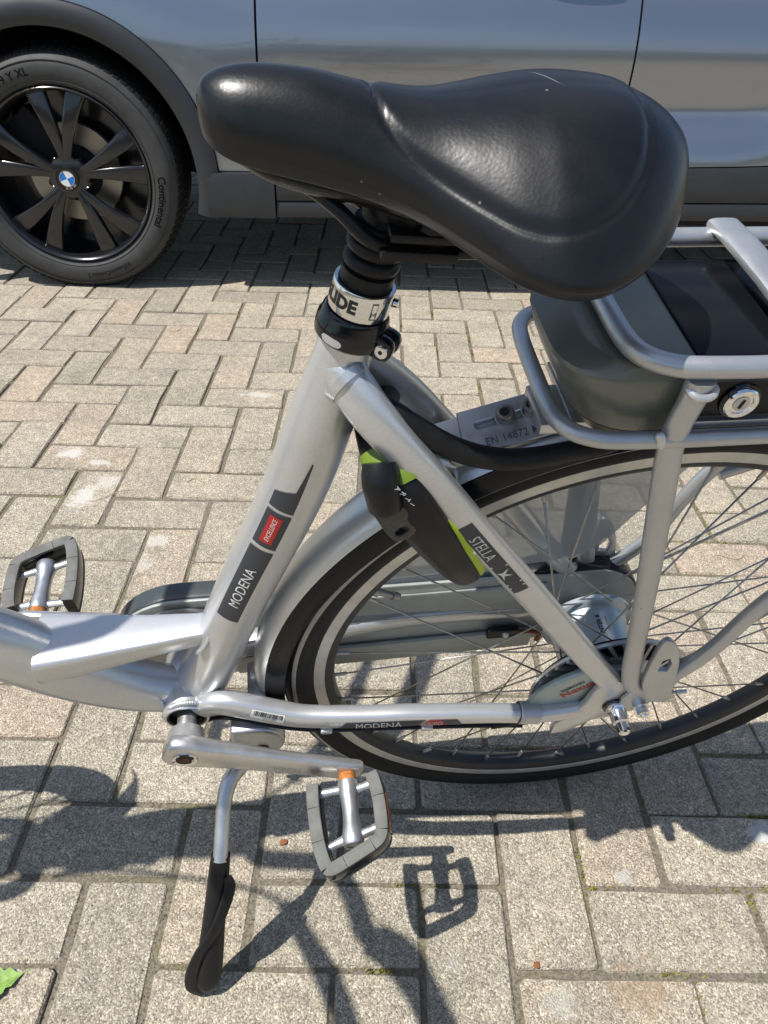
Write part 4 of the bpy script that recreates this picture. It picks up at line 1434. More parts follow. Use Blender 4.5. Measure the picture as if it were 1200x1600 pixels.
# gear hub
hub = MB().lathe([(.010, -.045), (.030, -.042), (.046, -.036), (.0515, -.034), (.0520, -.0285), (.0500, -.0265), (.0440, -.0235), (.0420, -.018), (.0420, .016), (.0440, .0235), (.0500, .0265), (.0520, .0285), (.0515, .034), (.040, .037), (.02, .045), (.010, .06)], (0, 0, 0), (0, 1, 0), 64)
bp(hub, 'hub', 'hubgrey', rear_wheel)
def hub_map(y0, th0, r=.0424):
    return lambda u, v: (r * cos(th0 + v / r), y0 + u, r * sin(th0 + v / r))
bp(text_mesh('INTER 8', .0068, hub_map(.002, radians(96)), bold=.0002), 'lettering', 'ink', rear_wheel, 0)
bp(text_mesh('MADE IN JAPAN', .0026, hub_map(.002, radians(84))), 'lettering', 'ink', rear_wheel, 0)
bp(MB().lathe([(.0, -.068), (.012, -.068), (.016, -.060), (.018, -.046)], (0, 0, 0), (0, 1, 0), 24), 'axle_cone', 'bolt', rear_wheel)
# roller brake: finned cooling disc
n = 34
fin = MB()
fin.lathe([(.0800, -.0440), (.0850, -.0445), (.0865, -.0465), (.0850, -.0485), (.0800, -.0480)], (0, 0, 0), (0, 1, 0), 80, closed=True)
fin.lathe([(.040, -.0500), (.053, -.0505), (.0560, -.0500), (.0560, -.0470), (.040, -.0460)], (0, 0, 0), (0, 1, 0), 64, closed=True)
for k in range(n):
    th = 2 * pi * k / n
    def pt(r, dth, y):
        return (r * cos(th + dth), y, r * sin(th + dth))
    vs = []
    for r, dth in ((.0545, 0), (.0815, .16)):
        for w_ in (-.0020, .0020):
            for y in (-.0498, -.0448):
                vs.append(pt(r, dth + w_ / r, y))
    fin.add(vs, [(0, 1, 3, 2), (4, 6, 7, 5), (0, 2, 6, 4), (1, 5, 7, 3), (0, 4, 5, 1), (2, 3, 7, 6)])
disc = bp(fin, 'cooling_disc', 'alu', rear_wheel, 30)
bp(MB().lathe([(.048, -.0405), (.0790, -.0405), (.0790, -.0395), (.048, -.0395)], (0, 0, 0), (0, 1, 0), 48, closed=True), 'disc_backing', 'blackplastic', rear_wheel)
bp(MB().lathe([(.042, -.050), (.040, -.054), (.030, -.058), (.0, -.0595)], (0, 0, 0), (0, 1, 0), 40), 'brake_drum', 'hubgrey', rear_wheel)
# brake arm cover, pointing forward along the stay
tear = []
for k in range(20):
    th = radians(75 + 210 * k / 19) - pi
    tear.append((.036 * cos(th), .036 * sin(th)))
cov = [(.030, .030), (.012, .046), (-.012, .056), (-.040, .056), (-.064, .042), (-.082, .020), (-.092, -.006), (-.092, -.022), (-.082, -.032), (-.060, -.034), (-.030, -.034), (.004, -.030), (.028, -.010), (.036, .012)]
cov = [q for q in catmull(cov + [cov[0]], 3)][:-1]
bc_ = bp(MB().prism(cov, -.0625, -.054, .0032, 3), 'brake_arm', 'brakegreen', dropout)
NEXA = 42
def flat_map(cx_, cz_, y, ang):
    c, s = cos(ang), sin(ang)
    return lambda u, v: (cx_ + u * c - v * s, y, cz_ + u * s + v * c)
bp(text_mesh('Nexus', .0145, flat_map(-.0445, .0225, -.0632, radians(NEXA)), bold=.0003), 'lettering', 'rednote', bc_, 0)
bp(text_mesh('SHIMANO', .0062, flat_map(-.0510, .0290, -.0632, radians(NEXA)), bold=.0002), 'lettering', 'ink', bc_, 0)
# plate with eyelet at the dropout
plate = catmull([(p_[0], p_[2]) for p_ in ((0.0224, -0.0840, 0.0272), (0.0078, -0.0840, 0.0593), (0.0030, -0.0840, 0.0978), (0.0019, -0.0840, 0.1329), (0.0074, -0.0840, 0.1421), (0.0192, -0.0840, 0.1304), (0.0321, -0.0840, 0.1004), (0.0409, -0.0840, 0.0615), (0.0483, -0.0840, 0.0253), (0.0379, -0.0840, 0.0188), (0.0224, -0.0840, 0.0272))], 4)[:-1]
hole = [(p_[0], p_[2]) for p_ in ((0.0148, -0.0840, 0.0861), (0.0253, -0.0840, 0.0844), (0.0247, -0.0840, 0.0992), (0.0190, -0.0840, 0.1096), (0.0132, -0.0840, 0.1058))]
bp(MB().prism(plate, -.0840, -.0775, .0012, 2, holes=[hole]), 'eyelet_plate', 'rackalu', dropout)
bp(MB().prism(catmull([(.006, -.006), (.020, -.004), (.034, .010), (.036, .026), (.020, .040), (.006, .032), (.000, .014), (.006, -.006)], 4)[:-1], -.0790, -.0735, .0012), 'mounting_tab', 'rackalu', dropout)
bp(MB().lathe([(.0, -.094), (.0032, -.094), (.0040, -.092), (.0064, -.0915), (.0064, -.084), (.0085, -.0835), (.0085, -.079), (.0, -.079)], (.0225, 0, .010), (0, 1, 0), 10), 'bolt', 'chrome', dropout)
bp(MB().sweep([(0.0383, -0.0600, -0.0170), (0.0879, -0.0600, -0.0098)], [.0016, .0016], n=8).sweep([(0.0778, -0.0600, -0.0110), (0.0895, -0.0600, -0.0101)], [.0026, .0026], n=8), 'cable_end', 'alu', dropout)
# valve
va = radians(152)
bp(MB().sweep([(.292 * cos(va), 0, .292 * sin(va)), (.286 * cos(va), 0, .286 * sin(va)), (.2855 * cos(va), 0, .2855 * sin(va)), (.270 * cos(va), 0, .270 * sin(va)), (.2695 * cos(va), 0, .2695 * sin(va)), (.262 * cos(va), 0, .262 * sin(va))], [.0055, .0055, .0035, .0035, .0048, .0040], n=12), 'valve', 'bolt', rear_wheel)

# ---- mudguard: silver crown with black edges
def arc_shell(prof, a0, a1, n=90, rfun=None):
    mb = MB()
    vs = []
    m = len(prof)
    for i in range(n + 1):
        th = a0 + (a1 - a0) * i / n
        dr = rfun(th) if rfun else 0
        for r, y in prof:
            vs.append(((r + dr) * cos(th), y, (r + dr) * sin(th)))
    mb.add(vs, [(i * m + j, (i + 1) * m + j, (i + 1) * m + j + 1, i * m + j + 1) for i in range(n) for j in range(m - 1)])
    return mb
GA0, GA1 = radians(-2), radians(190)
def gprof(y0, y1, off, k=10):
    out = []
    for i in range(k + 1):
        y = y0 + (y1 - y0) * i / k
        out.append((.3765 + off - 10.5 * y * y - (abs(y) / .0285) ** 8 * .006, y))
    return out
crown = arc_shell(gprof(-.0262, .0262, .0006, 16) + gprof(.0262, -.0262, -.0012, 16), GA0, GA1)
guard = bp(crown, 'rear_mudguard', 'silver')
for s in (-1, 1):
    e = [(.3668, s * .0258), (.3664, s * .0270), (.3620, s * .0285), (.3560, s * .0295), (.3500, s * .0298), (.3470, s * .0297), (.3465, s * .0287), (.352, s * .0284), (.360, s * .0270), (.365, s * .0250)]
    bp(arc_shell(e, GA0, GA1), 'mudguard_edge', 'guard', guard)
# white reflective dash on the far edge of the crown
bp(arc_shell([(.3765 - 10.5 * .0185 ** 2 + .001, .0150), (.3765 - 10.5 * .0185 ** 2 + .0012, .0200)], radians(151.5), radians(156.0), 8), 'reflector_dash', 'decal_white', guard)
# bridge plate and bolt between the chain stays
bp(MB().box((-.368, -.004, -.006), (.036, .046, .004), Matrix.Rotation(radians(-16), 3, 'Y'), .001), 'bridge_plate', 'silver', guard)
bp(MB().lathe([(0, .0105), (.0042, .0105), (.0046, .0125), (.0078, .0120), (.0085, .0105), (.0085, .002), (.0095, .0015), (.0095, 0)], (-.369, -.012, -.003), (.28, -.05, .95), 24), 'bridge_bolt', 'bolt', guard)
bp(MB().lathe([(0, .0108), (.0040, .0108)], (-.369, -.012, -.003), (.28, -.05, .95), 6), 'bolt_socket', 'hole', guard)
bp(MB().sweep([(-.395, .030, .010), (-.36, .030, .020), (-.345, .030, .026)], (.012, .014), n=16, exp=3, ref=(0, 1, 0)), 'stay_bridge', 'silver', guard)
# mudguard bridge between the seat stays, with slotted tab
bp(MB().prism([(-.012, -.009), (.010, -.010), (.014, -.006), (.014, .004), (.008, .009), (-.010, .009)], 0, .003, .0008, holes=[[(-.006, -.003), (.006, -.003), (.006, .001), (-.006, .001)]], frame=(Vector((-0.2194, -0.0300, 0.3463)), Vector((.96, 0, -.28)), Vector((.20, .70, .68)).normalized(), Vector((.19, -.71, .67)).normalized())), 'slotted_tab', 'alu', guard)
bp(MB().box((-0.2095, -0.0330, 0.3427), (.012, .010, .011), Matrix.Rotation(radians(-30), 3, 'Y'), .003), 'tab_clamp', 'bolt', guard)
bp(MB().sweep([(-0.2068, -0.0275, 0.3227), (-0.2033, -0.0300, 0.3081), (-0.1934, -0.0312, 0.2864), (-0.1848, -0.0315, 0.2736)], (.0016, .0045), n=8, ref=(1, 0, 1), smooth=4), 'tab_strap', 'alu', guard)
bp(MB().sweep([(-0.2213, -0.0260, 0.3318), (-0.2100, -0.0260, 0.3115), (-0.2001, -0.0260, 0.2902)], [(.006, .007)] * 3, n=10, ref=(1, 0, 1)), 'tab_strap', 'silver', guard)
# support wires of the guard far behind
for s in (-1, 1):
    bp(MB().sweep([(.012, s * .064, .012), (.20, s * .045, .20), (.262, s * .030, .262)], .0018, n=8), 'mudguard_wire', 'steel', guard)

# ---- rack
def rail(pts, r, name='rack_rail', parent=None, k=5):
    return bp(MB().sweep(pts, r, n=18, ref=(0, 0, 1), smooth=k), name, 'rackalu', parent)
LZ = .3955
def hoop_pts(front, z, hw=.0762):
    half = [(.34, hw * .82, z), (.20, hw, z), (.05, hw, z), (-.03, hw, z)] + [(front + dx, dy * hw / .0762, z) for dx, dy in ((.071, .0762), (.036, .0747), (.0215, .0713), (.0102, .0645), (.0030, .0530), (.0005, .0368), (0, .0150))]
    return half + [(x, -y, zz) for x, y, zz in reversed(half)]
RZ = .4545
rack = rail(hoop_pts(-.1195, RZ), .0071, 'rack', None, 4)
# lower hoop, level, passing in front of the battery
rail(hoop_pts(-.1542, LZ), .0061, 'rack_rail', rack, 4)
# cross bars
for x in (.0, .17):
    bp(MB().sweep([(x - .001, .082, RZ + .0075), (x - .001, .055, RZ + .0098), (x, 0, RZ + .0100), (x, -.080, RZ + .0075)], (.0045, .0125), n=16, exp=3.2, ref=(0, 0, 1)), 'cross_bar', 'rackalu', rack)
# legs
leg = [(-.0765, -.0755, .446, .0078, .0100), (-.0765, -.0755, .430, .0070, .0095), (-0.0770, -0.0755, 0.3926)+(.0062, .0096), (-0.0625, -0.0755, 0.3268)+(.0062, .0100), (-0.0408, -0.0755, 0.2331)+(.0062, .0098), (-0.0221, -0.0755, 0.1470)+(.0062, .0094), (-0.0088, -0.0755, 0.0850)+(.0066, .0098), (.003, -.0755, .048, .0070, .009), (.016, -.0755, .040, .0075, .008), (.032, -.0755, .052, .0078, .0078), (0.0525, -0.0755, 0.0777)+(.0076, .0076), (0.0684, -0.0755, 0.1138)+(.0075, .0075), (0.0878, -0.0755, 0.1867)+(.0075, .0075), (.135, -.0755, .270, .0075, .0075), (.215, -.0755, .390, .0075, .0075)]
LG = Path(leg, 6)
bp(LG.mesh(18), 'rack_leg', 'rackalu', rack, 50)
LGm = mirror_path(LG)
bp(LGm.mesh(18), 'rack_leg', 'rackalu', rack, 50)
bead([(-.086, -.0755, .441), (-.080, -.0835, .438), (-.070, -.0830, .438), (-.065, -.0760, .441)], .0028, 'weld', rack)
bead([(-0.0925, -0.0790, 0.4049), (-0.0893, -0.0810, 0.3997), (-0.0875, -0.0800, 0.3917)], .0034, 'weld', rack)
# far side: eyelet plate and branch tube
bp(MB().prism([(x - .004, z - .016) for x, z in plate], .0800, .0850, .0012, 2, holes=[[(x - .004, z - .016) for x, z in hole]]), 'eyelet_plate', 'rackalu', rack)
bp(MB().prism([(.0, .0), (.022, -.004), (.045, .030), (.05, .055), (.02, .055), (-.002, .04)], .0735, .0765, .001), 'mounting_tab', 'rackalu', rack)
bp(MB().sweep([(0.1028, 0.0755, 0.1926), (0.1252, 0.0755, 0.2022), (0.1668, 0.0755, 0.2176), (.26, .0755, .24)], .0072, n=14, ref=(0, 1, 0), smooth=4), 'rack_brace', 'rackalu', rack)
# front mounting plate, slotted, two socket screws, stamped lettering
pa, pb = Vector((-0.1939, -0.0000, 0.3509)), Vector((-0.1152, 0.0000, 0.3771))
PA = (pb - pa).normalized()
PN = Vector((0, -.30, 1.0)); PN = (PN - PA * PN.dot(PA)).normalized()
PB = PN.cross(PA).normalized()
pc = Vector((-0.1635, -0.0060, 0.3534))
slot = [(-.030, -.0035), (-.0315, -.0015), (-.0315, .0010), (-.030, .0030), (.040, .0030), (.040, -.0035)]
fplate = bp(MB().prism([(-.041, -.0195), (.070, -.0195), (.070, .0195), (-.039, .0195)], -.005, 0, .0008, 1, holes=[[(a + .004, b + .004) for a, b in slot]], frame=(pc, PA, PB, PN)), 'mounting_plate', 'alu', rack)
bp(MB().prism([(-.090, -.0185), (.070, -.0185), (.070, .0185), (-.090, .0185)], -.0085, -.0053, .0006, 1, frame=(pc, PA, PB, PN)), 'under_plate', 'silver', rack)
for a in (-.004, .0160):
    q = pc + PA * a + PB * .0040
    bp(MB().lathe([(0, .0085), (.0036, .0085), (.0040, .0098), (.0062, .0096), (.0070, .0084), (.0070, .0012), (.0082, .0010), (.0082, 0)], q, PN, 28), 'socket_screw', 'bolt', fplate)
    bp(MB().lathe([(0, .0088), (.0036, .0088)], q, PN, 6), 'bolt_socket', 'hole', fplate)
bp(text_mesh('EN 14872 MAX', .0092, lambda u, v: pc + PA * (u * .86 + .003) + PB * (v - .0118) + PN * .0004, bold=.0001, spacing=1.08, xscale=.95), 'stamped_lettering', 'engrave', fplate, 0)
# fat cable from the seat tube to the battery
cab = [(-.297, -.004, .395), (-0.2641, -0.0220, 0.3852), (-0.2431, -0.0300, 0.3729), (-0.2181, -0.0340, 0.3572), (-0.1932, -0.0350, 0.3462), (-0.1682, -0.0350, 0.3413), (-0.1441, -0.0350, 0.3430), (-0.1190, -0.0320, 0.3451), (-0.0866, -0.0250, 0.3450), (-.06, -.01, .352)]
bp(MB().sweep(cab, [.0085, .0088, .009, .009, .0088, .0084, .0082, .0078, .0074, .007], n=16, ref=(0, 1, 0), smooth=6), 'power_cable', 'rubber')

# ---- battery
def rrect(hw, x0, x1, r, n=7, taper=0):
    """plan outline: rounded at the front end x0, square at the back"""
    pts = [(x1, -hw), (x1, hw)]
    for k in range(n + 1):
        th = pi / 2 + (pi / 2) * k / n
        pts.append((x0 + r + r * cos(th), hw - r + r * sin(th)))
    for k in range(n + 1):
        th = pi + (pi / 2) * k / n
        pts.append((x0 + r + r * cos(th), -hw + r + r * sin(th)))
    return pts
def stack(levels, x1=.33):
    mb = MB()
    rings = [[(x, y, z) for x, y in rrect(hw, x0, x1, r)] for z, hw, x0, r in levels]
    m = len(rings[0])
    mb.add([p for rg in rings for p in rg], [(i * m + j, i * m + (j + 1) % m, (i + 1) * m + (j + 1) % m, (i + 1) * m + j) for i in range(len(rings) - 1) for j in range(m)] + [tuple(range(m)), tuple((len(rings) - 1) * m + j for j in range(m))])
    return mb
batt = bp(stack([(.362, .040, -.104, .030), (.364, .048, -.113, .032), (.376, .0560, -.125, .036), (.3885, .0605, -.1350, .040), (.3895, .0614, -.1360, .040), (.3900, .0602, -.1350, .040), (.3905, .0614, -.1364, .040), (.405, .0635, -.1450, .042), (.420, .0650, -.1525, .043), (.4335, .0645, -.1580, .043), (.4365, .0630, -.1575, .042), (.4385, .0620, -.1540, .040), (.4435, .0600, -.1430, .034), (.4450, .0570, -.1390, .032), (.4455, .0555, -.1370, .031)]), 'battery', 'battery', smooth=30)
# dark glossy deck inset behind the grey nose
bp(MB().box((.1495, 0, .4457), (.44, .110, .004), None, .0015).box((.1495, .0585, .4437), (.44, .010, .004), Matrix.Rotation(radians(-35), 3, 'X'), .001).box((.1495, -.0585, .4437), (.44, .010, .004), Matrix.Rotation(radians(35), 3, 'X'), .001), 'deck', 'guard', batt)
# black lock block and key cylinder on the near flank
bp(MB().box((.125, -.0655, .4235), (.39, .010, .030), None, .003).box((-.060, -.0645, .4225), (.030, .008, .026), Matrix.Rotation(radians(0), 3, 'Y'), .003), 'lock_block', 'blackplastic', batt)
LC = Vector((-0.0404, -0.0745, 0.4236))
kc = bp(MB().lathe([(.0, -.0005), (.0075, -.0005), (.0080, -.0014), (.0108, -.0018), (.0118, -.0008), (.0120, .004)], LC, (0, 1, 0), 36), 'key_cylinder', 'chrome', batt)
bp(MB().lathe([(0, -.0010), (.0056, -.0012), (.0058, -.0006)], LC, (0, 1, 0), 28), 'key_plug', 'alu', batt)
bp(MB().box(LC + Vector((0, -.0013, 0)), (.0018, .0006, .0070), Matrix.Rotation(radians(14), 3, 'Y')), 'keyhole', 'hole', batt)
bp(MB().lathe([(.0120, .0015), (.0135, .0015), (.0137, .003)], LC, (0, 1, 0), 36), 'cylinder_ring', 'glossblack', batt)
# slide plate under the battery
bp(MB().box((.09, 0, .3725), (.44, .07, .006), None, .001).box((-.128, -.012, .369), (.05, .045, .010), None, .002), 'slide_plate', 'alu', batt)
bp(MB().box((.125, -.066, .4015), (.38, .008, .006), None, .001), 'trim_strip', 'alu', batt)

# ---- ring lock on the seat stays
def lock_ring():
    """horseshoe round the tyre: crown in front of the seat stays, one leg on each side; body sections along its run"""
    run = [(.028, -.2105, .2475), (-.004, 0, 0)]
    return run
lk_dir = Vector((.090, 0, -.150)).normalized()       # from crown to leg ends, in the wheel plane
lk_nrm = Vector((-lk_dir.z, 0, lk_dir.x)).normalized() # forward/up across the body
lk_o = Vector((-.2655, 0, .353))
def lk(t, y, n=0):
    return lk_o + lk_dir * t + Vector((0, y, 0)) + lk_nrm * n
run = [(.158, -.046), (.148, -.0500), (.126, -.0530), (.100, -.0545), (.070, -.0555), (.040, -.0540), (.018, -.045), (.006, -.026), (.002, 0), (.006, .026), (.018, .047), (.040, .060), (.070, .066), (.100, .0675), (.130, .0665), (.150, .062)]
wid = [.008, .0125, .0160, .0178, .0188, .0190, .0182, .0180, .018, .0180, .0190, .0215, .0225, .0215, .0200, .016]
thk = [.006, .0115, .0135, .0140, .0145, .0145, .0135, .013, .013, .013, .0135, .0145, .0145, .0140, .0135, .010]
lock = bp(MB().sweep([lk(t, y) for t, y in run], [(w, th) for w, th in zip(wid, thk)], n=26, ref=tuple(lk_nrm), exp=2.6, smooth=5), 'ring_lock', 'blackplastic', None, 50)
# olive crown cap, its darker green stands in for shade
bp(MB().sweep([lk(t, y) for t, y in ((.0210, -.0470), (.0160, -.0430), (.011, -.036), (.006, -.026))], [(w + .0010, th + .0010) for w, th in ((.0194, .0137), (.0190, .0135), (.0185, .0132), (.0180, .013))], n=26, ref=tuple(lk_nrm), exp=2.6, smooth=5), 'crown_cap', 'shaded_lime', lock, 50)
# lime inner lining, on the rear-facing side of the near leg
bp(MB().sweep([lk(t, y, nn) for t, y, nn in ((.1525, -.043, .004), (.148, -.0465, .0095), (.134, -.0485, .0150), (.112, -.0500, .0180), (.088, -.0500, .0180), (.064, -.0490, .0150), (.046, -.047, .012))], [(.003, .007), (.0052, .011), (.0085, .0130), (.0098, .0138), (.0085, .0136), (.0056, .0125), (.004, .010)], n=16, ref=tuple(lk_nrm), exp=3, smooth=5), 'lining', 'lime', lock, 50)
bp(MB().lathe([(0, -.008), (.0040, -.0075), (.0055, -.005), (.0055, .010)], lk(.110, -.0560, .0215), (0, 1, .0), 16), 'bolt', 'chrome', lock)
# cylinder boss and key
kb = Vector((-0.2651, -0.0605, 0.3295))
ka = Vector((-0.2689, -0.0570, 0.3460))
kd = (kb - ka).normalized()
kx = Vector((-0.2505, -0.0940, 0.3315))
bp(MB().sweep([ka + (ka - kb) * .65 + Vector((.002, .008, 0)), ka + (ka - kb) * .3 + Vector((.001, .004, 0)), ka, kb + kd * .002, kb + kd * .004], [(.0115, .0120), (.0130, .0135), (.0134, .0136), (.0132, .0132), (.0122, .0122)], n=26, ref=(0, 1, 0)), 'lock_barrel', 'blackplastic', lock, 50)
k0 = Vector((-0.2649, -0.0640, 0.3258)); k1 = Vector((-0.2461, -0.0690, 0.2977))
kdir = (k1 - k0).normalized()
kn = Vector((0, -1, .2)); kn = (kn - kdir * kn.dot(kdir)).normalized()
kw = kdir.cross(kn)
kout = catmull([(-.006, -.008), (.004, -.0125), (.018, -.0120), (.028, -.0085), (.0310, 0), (.028, .0085), (.018, .0105), (.004, .0095), (-.006, .007), (-.006, -.008)], 3)[:-1]
khole = [(.022 + .0035 * cos(2 * pi * q / 10), .0055 * sin(2 * pi * q / 10)) for q in range(10)]
bp(MB().prism(kout, -.003, .003, .0012, 2, holes=[khole], frame=(k0, kdir, kw, kn)), 'key', 'keyplastic', lock)
# small light print on the lock body
for q in range(4):
    bp(text_mesh('ART'[q % 3] if q < 3 else 'I', .0062, (lambda qq: (lambda u, v: Vector((-0.2595, -0.0722, 0.3564)) + Vector((.0036, -.0005, -.0050)) * qq + Vector((.55, -.1, -.35)).normalized() * v * .9 + Vector((-.45, -.2, -.6)).normalized() * u * .8))(q)), 'lettering', 'decal_white', lock, 0)

# ---- cranks and pedals
CA = Vector((-.448, 0, -.016)); CE = Vector((-.286, 0, -.067))
cdir = (CE - CA).normalized()
def crank_arm(sgn, yb, yt):
    """arm with boss; outline in plane, tapered; sgn -1 near, +1 far"""
    L_ = (CE - CA).length
    d = cdir if sgn < 0 else cdir2
    nrm = Vector((-d.z, 0, d.x))
    secs = []
    n = 20
    vs = []
    st = [(-.0225, .004, .004, 0), (-.0205, .0135, .0075, 0), (-.014, .0200, .0095, 0), (0, .0225, .0105, 0), (.014, .0210, .0105, .0), (.032, .0192, .0095, .0), (.065, .0182, .0082, 0), (.105, .0172, .0074, 0), (.140, .0166, .0070, 0), (.165, .0164, .0068, 0), (.178, .0155, .0064, 0), (.1845, .0125, .0052, 0), (.187, .006, .003, 0)]
    st = catmull(st, 3)
    for s, hw, th, _ in st:
        y = sgn * (abs(yb) + (abs(yt) - abs(yb)) * min(1, max(0, s / L_)))
        c = CA + d * s + Vector((0, y, 0))
        for j in range(n):
            a = 2 * pi * j / n
            cc = math.copysign(abs(cos(a)) ** .6, cos(a)); ss = math.copysign(abs(sin(a)) ** .6, sin(a))
            vs.append(c + nrm * hw * cc + Vector((0, th * ss, 0)))
    m = len(st)
    fs = [(i * n + j, i * n + (j + 1) % n, (i + 1) * n + (j + 1) % n, (i + 1) * n + j) for i in range(m - 1) for j in range(n)] + [tuple(range(n)), tuple((m - 1) * n + j for j in range(n))]
    return MB().add(vs, fs)
crank = bp(crank_arm(-1, -.072, -.086), 'crank_arm', 'crank', None, 45)
bp(MB().lathe([(.0095, -.028), (.0100, -.0500), (.0175, -.0510), (.0192, -.058), (.0205, -.068)], (-.448, 0, -.016), (0, 1, 0), 36), 'crank_boss', 'crank', crank)
bp(MB().lathe([(.0118, -.0815), (.0128, -.0833), (.0118, -.0842), (.0100, -.0836), (.0092, -.0832)], (-.448, 0, -.0145), (0, 1, 0), 32), 'bolt_ring', 'chrome', crank)
bp(MB().lathe([(.0098, -.0831), (0, -.0831)], (-.448, 0, -.0145), (0, 1, 0), 24), 'bolt_hole_shade', 'hole', crank)  # flat dark disc standing in for the shaded bolt hole
bp(MB().lathe([(.0050, -.0833), (.0046, -.0836), (.0028, -.0836), (.0026, -.0833), (0, -.0833)], (-.448, 0, -.0145), (0, 1, 0), 6), 'crank_bolt_head', 'darkrust', crank)
bp(text_mesh('VIOLA', .0125, lambda u, v: CA + cdir * (.112 + u * 1.3) + Vector((-cdir.z, 0, cdir.x)) * (v - .004) + Vector((0, -.0893, 0))), 'faint_lettering', M['rackalu'], crank, 0)
E2 = Vector((-.612, 0, .0))
cdir2 = (E2 - CA).normalized()
crank2 = bp(crank_arm(1, .072, .086), 'crank_arm', 'crank', None, 45)
def pedal(sgn, E, flipx, tilt):
    """trapezoid cage: E = crank end, sgn outward direction"""
    def P(x, y, z=0):
        x = x * flipx
        c, s = cos(tilt), sin(tilt)
        return Vector((E.x + x * c - z * s, sgn * y, E.z + x * s + z * c))
    body = bp(MB().lathe([(.0, .1000), (.0102, .1000), (.0108, .1020), (.0108, .110), (.0092, .120), (.0084, .133), (.0092, .147), (.0112, .156), (.0112, .1640), (.0098, .1660), (.008, .1660), (.0078, .1650), (0, .1650)], (E.x, 0, E.z), (0, sgn, 0), 24), 'pedal', 'alu', None)
    bp(MB().lathe([(.0, .0815), (.0125, .0815), (.0125, .0850), (.0080, .0855), (.0080, .0900), (.0092, .0905), (.0092, .1000), (0, .1000)], (E.x, 0, E.z), (0, sgn, 0), 12), 'spindle', 'rust', body)
    for (xa, ya, xb, yb) in ((-.006, .107, -.030, .107), (.006, .110, .026, .107), (-.007, .158, -.030, .1645), (.007, .157, .030, .1515)):
        bp(MB().sweep([P(xa, ya), P((xa + xb) / 2, (ya + yb) / 2), P(xb, yb)], [(.0042, .0052), (.0036, .0042), (.0042, .005)], n=10, ref=(0, 0, 1)), 'strut', 'alu', body)
    # cage: black core with a ribbed grey pad above and below
    cage = [(-.0355, .100), (-.0362, .112), (-.0360, .130), (-.0345, .150), (-.0320, .168), (-.0275, .1835), (-.0220, .1875), (-.008, .1830), (.010, .1760), (.0240, .1700), (.0305, .1640), (.0325, .152), (.0325, .130), (.0305, .112), (.0275, .100)]
    cs_ = catmull(cage, 4)
    bp(MB().sweep([P(x, y) for x, y in cs_], (.0118, .0064), n=16, ref=tuple((P(0, .1, 1) - P(0, .1, 0))), exp=5), 'cage', 'glossblack', body, 50)
    for zs in (1, -1):
        # pads split in ribbed blocks
        nb = 8
        N_ = len(cs_)
        for q in range(nb):
            i0 = q * (N_ - 1) / nb; i1 = (q + 1) * (N_ - 1) / nb
            seg = []
            for w_ in range(6):
                f = i0 + (i1 - i0) * (.008 + .984 * w_ / 5)
                i = min(int(f), N_ - 2); fr_ = f - i
                seg.append((cs_[i][0] + (cs_[i + 1][0] - cs_[i][0]) * fr_, cs_[i][1] + (cs_[i + 1][1] - cs_[i][1]) * fr_))
            bp(MB().sweep([P(x, y, zs * .0112) for x, y in seg], (.0022, .0068), n=12, ref=tuple((P(0, .1, 1) - P(0, .1, 0))), exp=3.5), 'pad', 'padgrey', body, 50)
    # amber reflector let into the flank
    bp(MB().box(P(.0378, .140), (.003, .040, .009), Matrix.Rotation(-tilt, 3, 'Y'), .001), 'reflector', mat_amber, body)
    return body
mat_amber = mat('amber_reflector', (.55, .16, .01), .25, coat=.5)
pedal(-1, Vector((CE.x, 0, CE.z)), 1, radians(15))
pedal(1, Vector((E2.x, 0, E2.z)), -1, radians(6))

# ---- kickstand
kf = HUB.copy()
FOOT = Vector((-.4530, -.2340, -.2940)) + Vector((0, .0, .010))
kp = [(-.384, -.030, -.055), (-.390, -.045, -.080), (-.402, -.060, -.094), (-0.4121, -0.0760, -0.0955), (-0.4185, -0.0940, -0.1071), (-0.4220, -0.1180, -0.1251), (-0.4255, -0.1420, -0.1426)]
kr = [(.010, .016), (.0105, .0145), (.0095, .0125), (.0085, .0095), .0082, .0080, .0080]
ks = bp(MB().sweep(kp, kr, n=20, ref=(0, 1, 0), smooth=5), 'kickstand', 'alu', None, 50)
kb_ = catmull([(-.406, -.030), (-.372, -.030), (-.352, -.048), (-.350, -.066), (-.360, -.086), (-.386, -.094), (-.404, -.080), (-.406, -.030)], 4)[:-1]
bp(MB().prism(kb_, -.052, -.012, .004, 3), 'kickstand_bracket', 'alu', ks)
bp(MB().lathe([(0, -.0545), (.0062, -.0545), (.0070, -.052), (.0070, -.05)], (-.374, 0, -.071), (0, 1, 0), 18), 'pivot_bolt', 'darkrust', ks)
s0 = Vector((-0.4247, -0.1360, -0.1409)); s1 = FOOT
kd_ = (s1 - s0).normalized()
pts = [s0 + (s1 - s0) * t for t in (0, .12, .3, .5, .7, .86, .95, 1.0)]
bp(MB().sweep(pts, [(.0100, .0102), (.0110, .0112), (.0116, .0118), (.0122, .0126), (.0130, .0142), (.0128, .0150), (.011, .0135), (.006, .009)], n=24, ref=(0, 1, 0), smooth=4), 'rubber_foot', 'rubber', ks, 50)
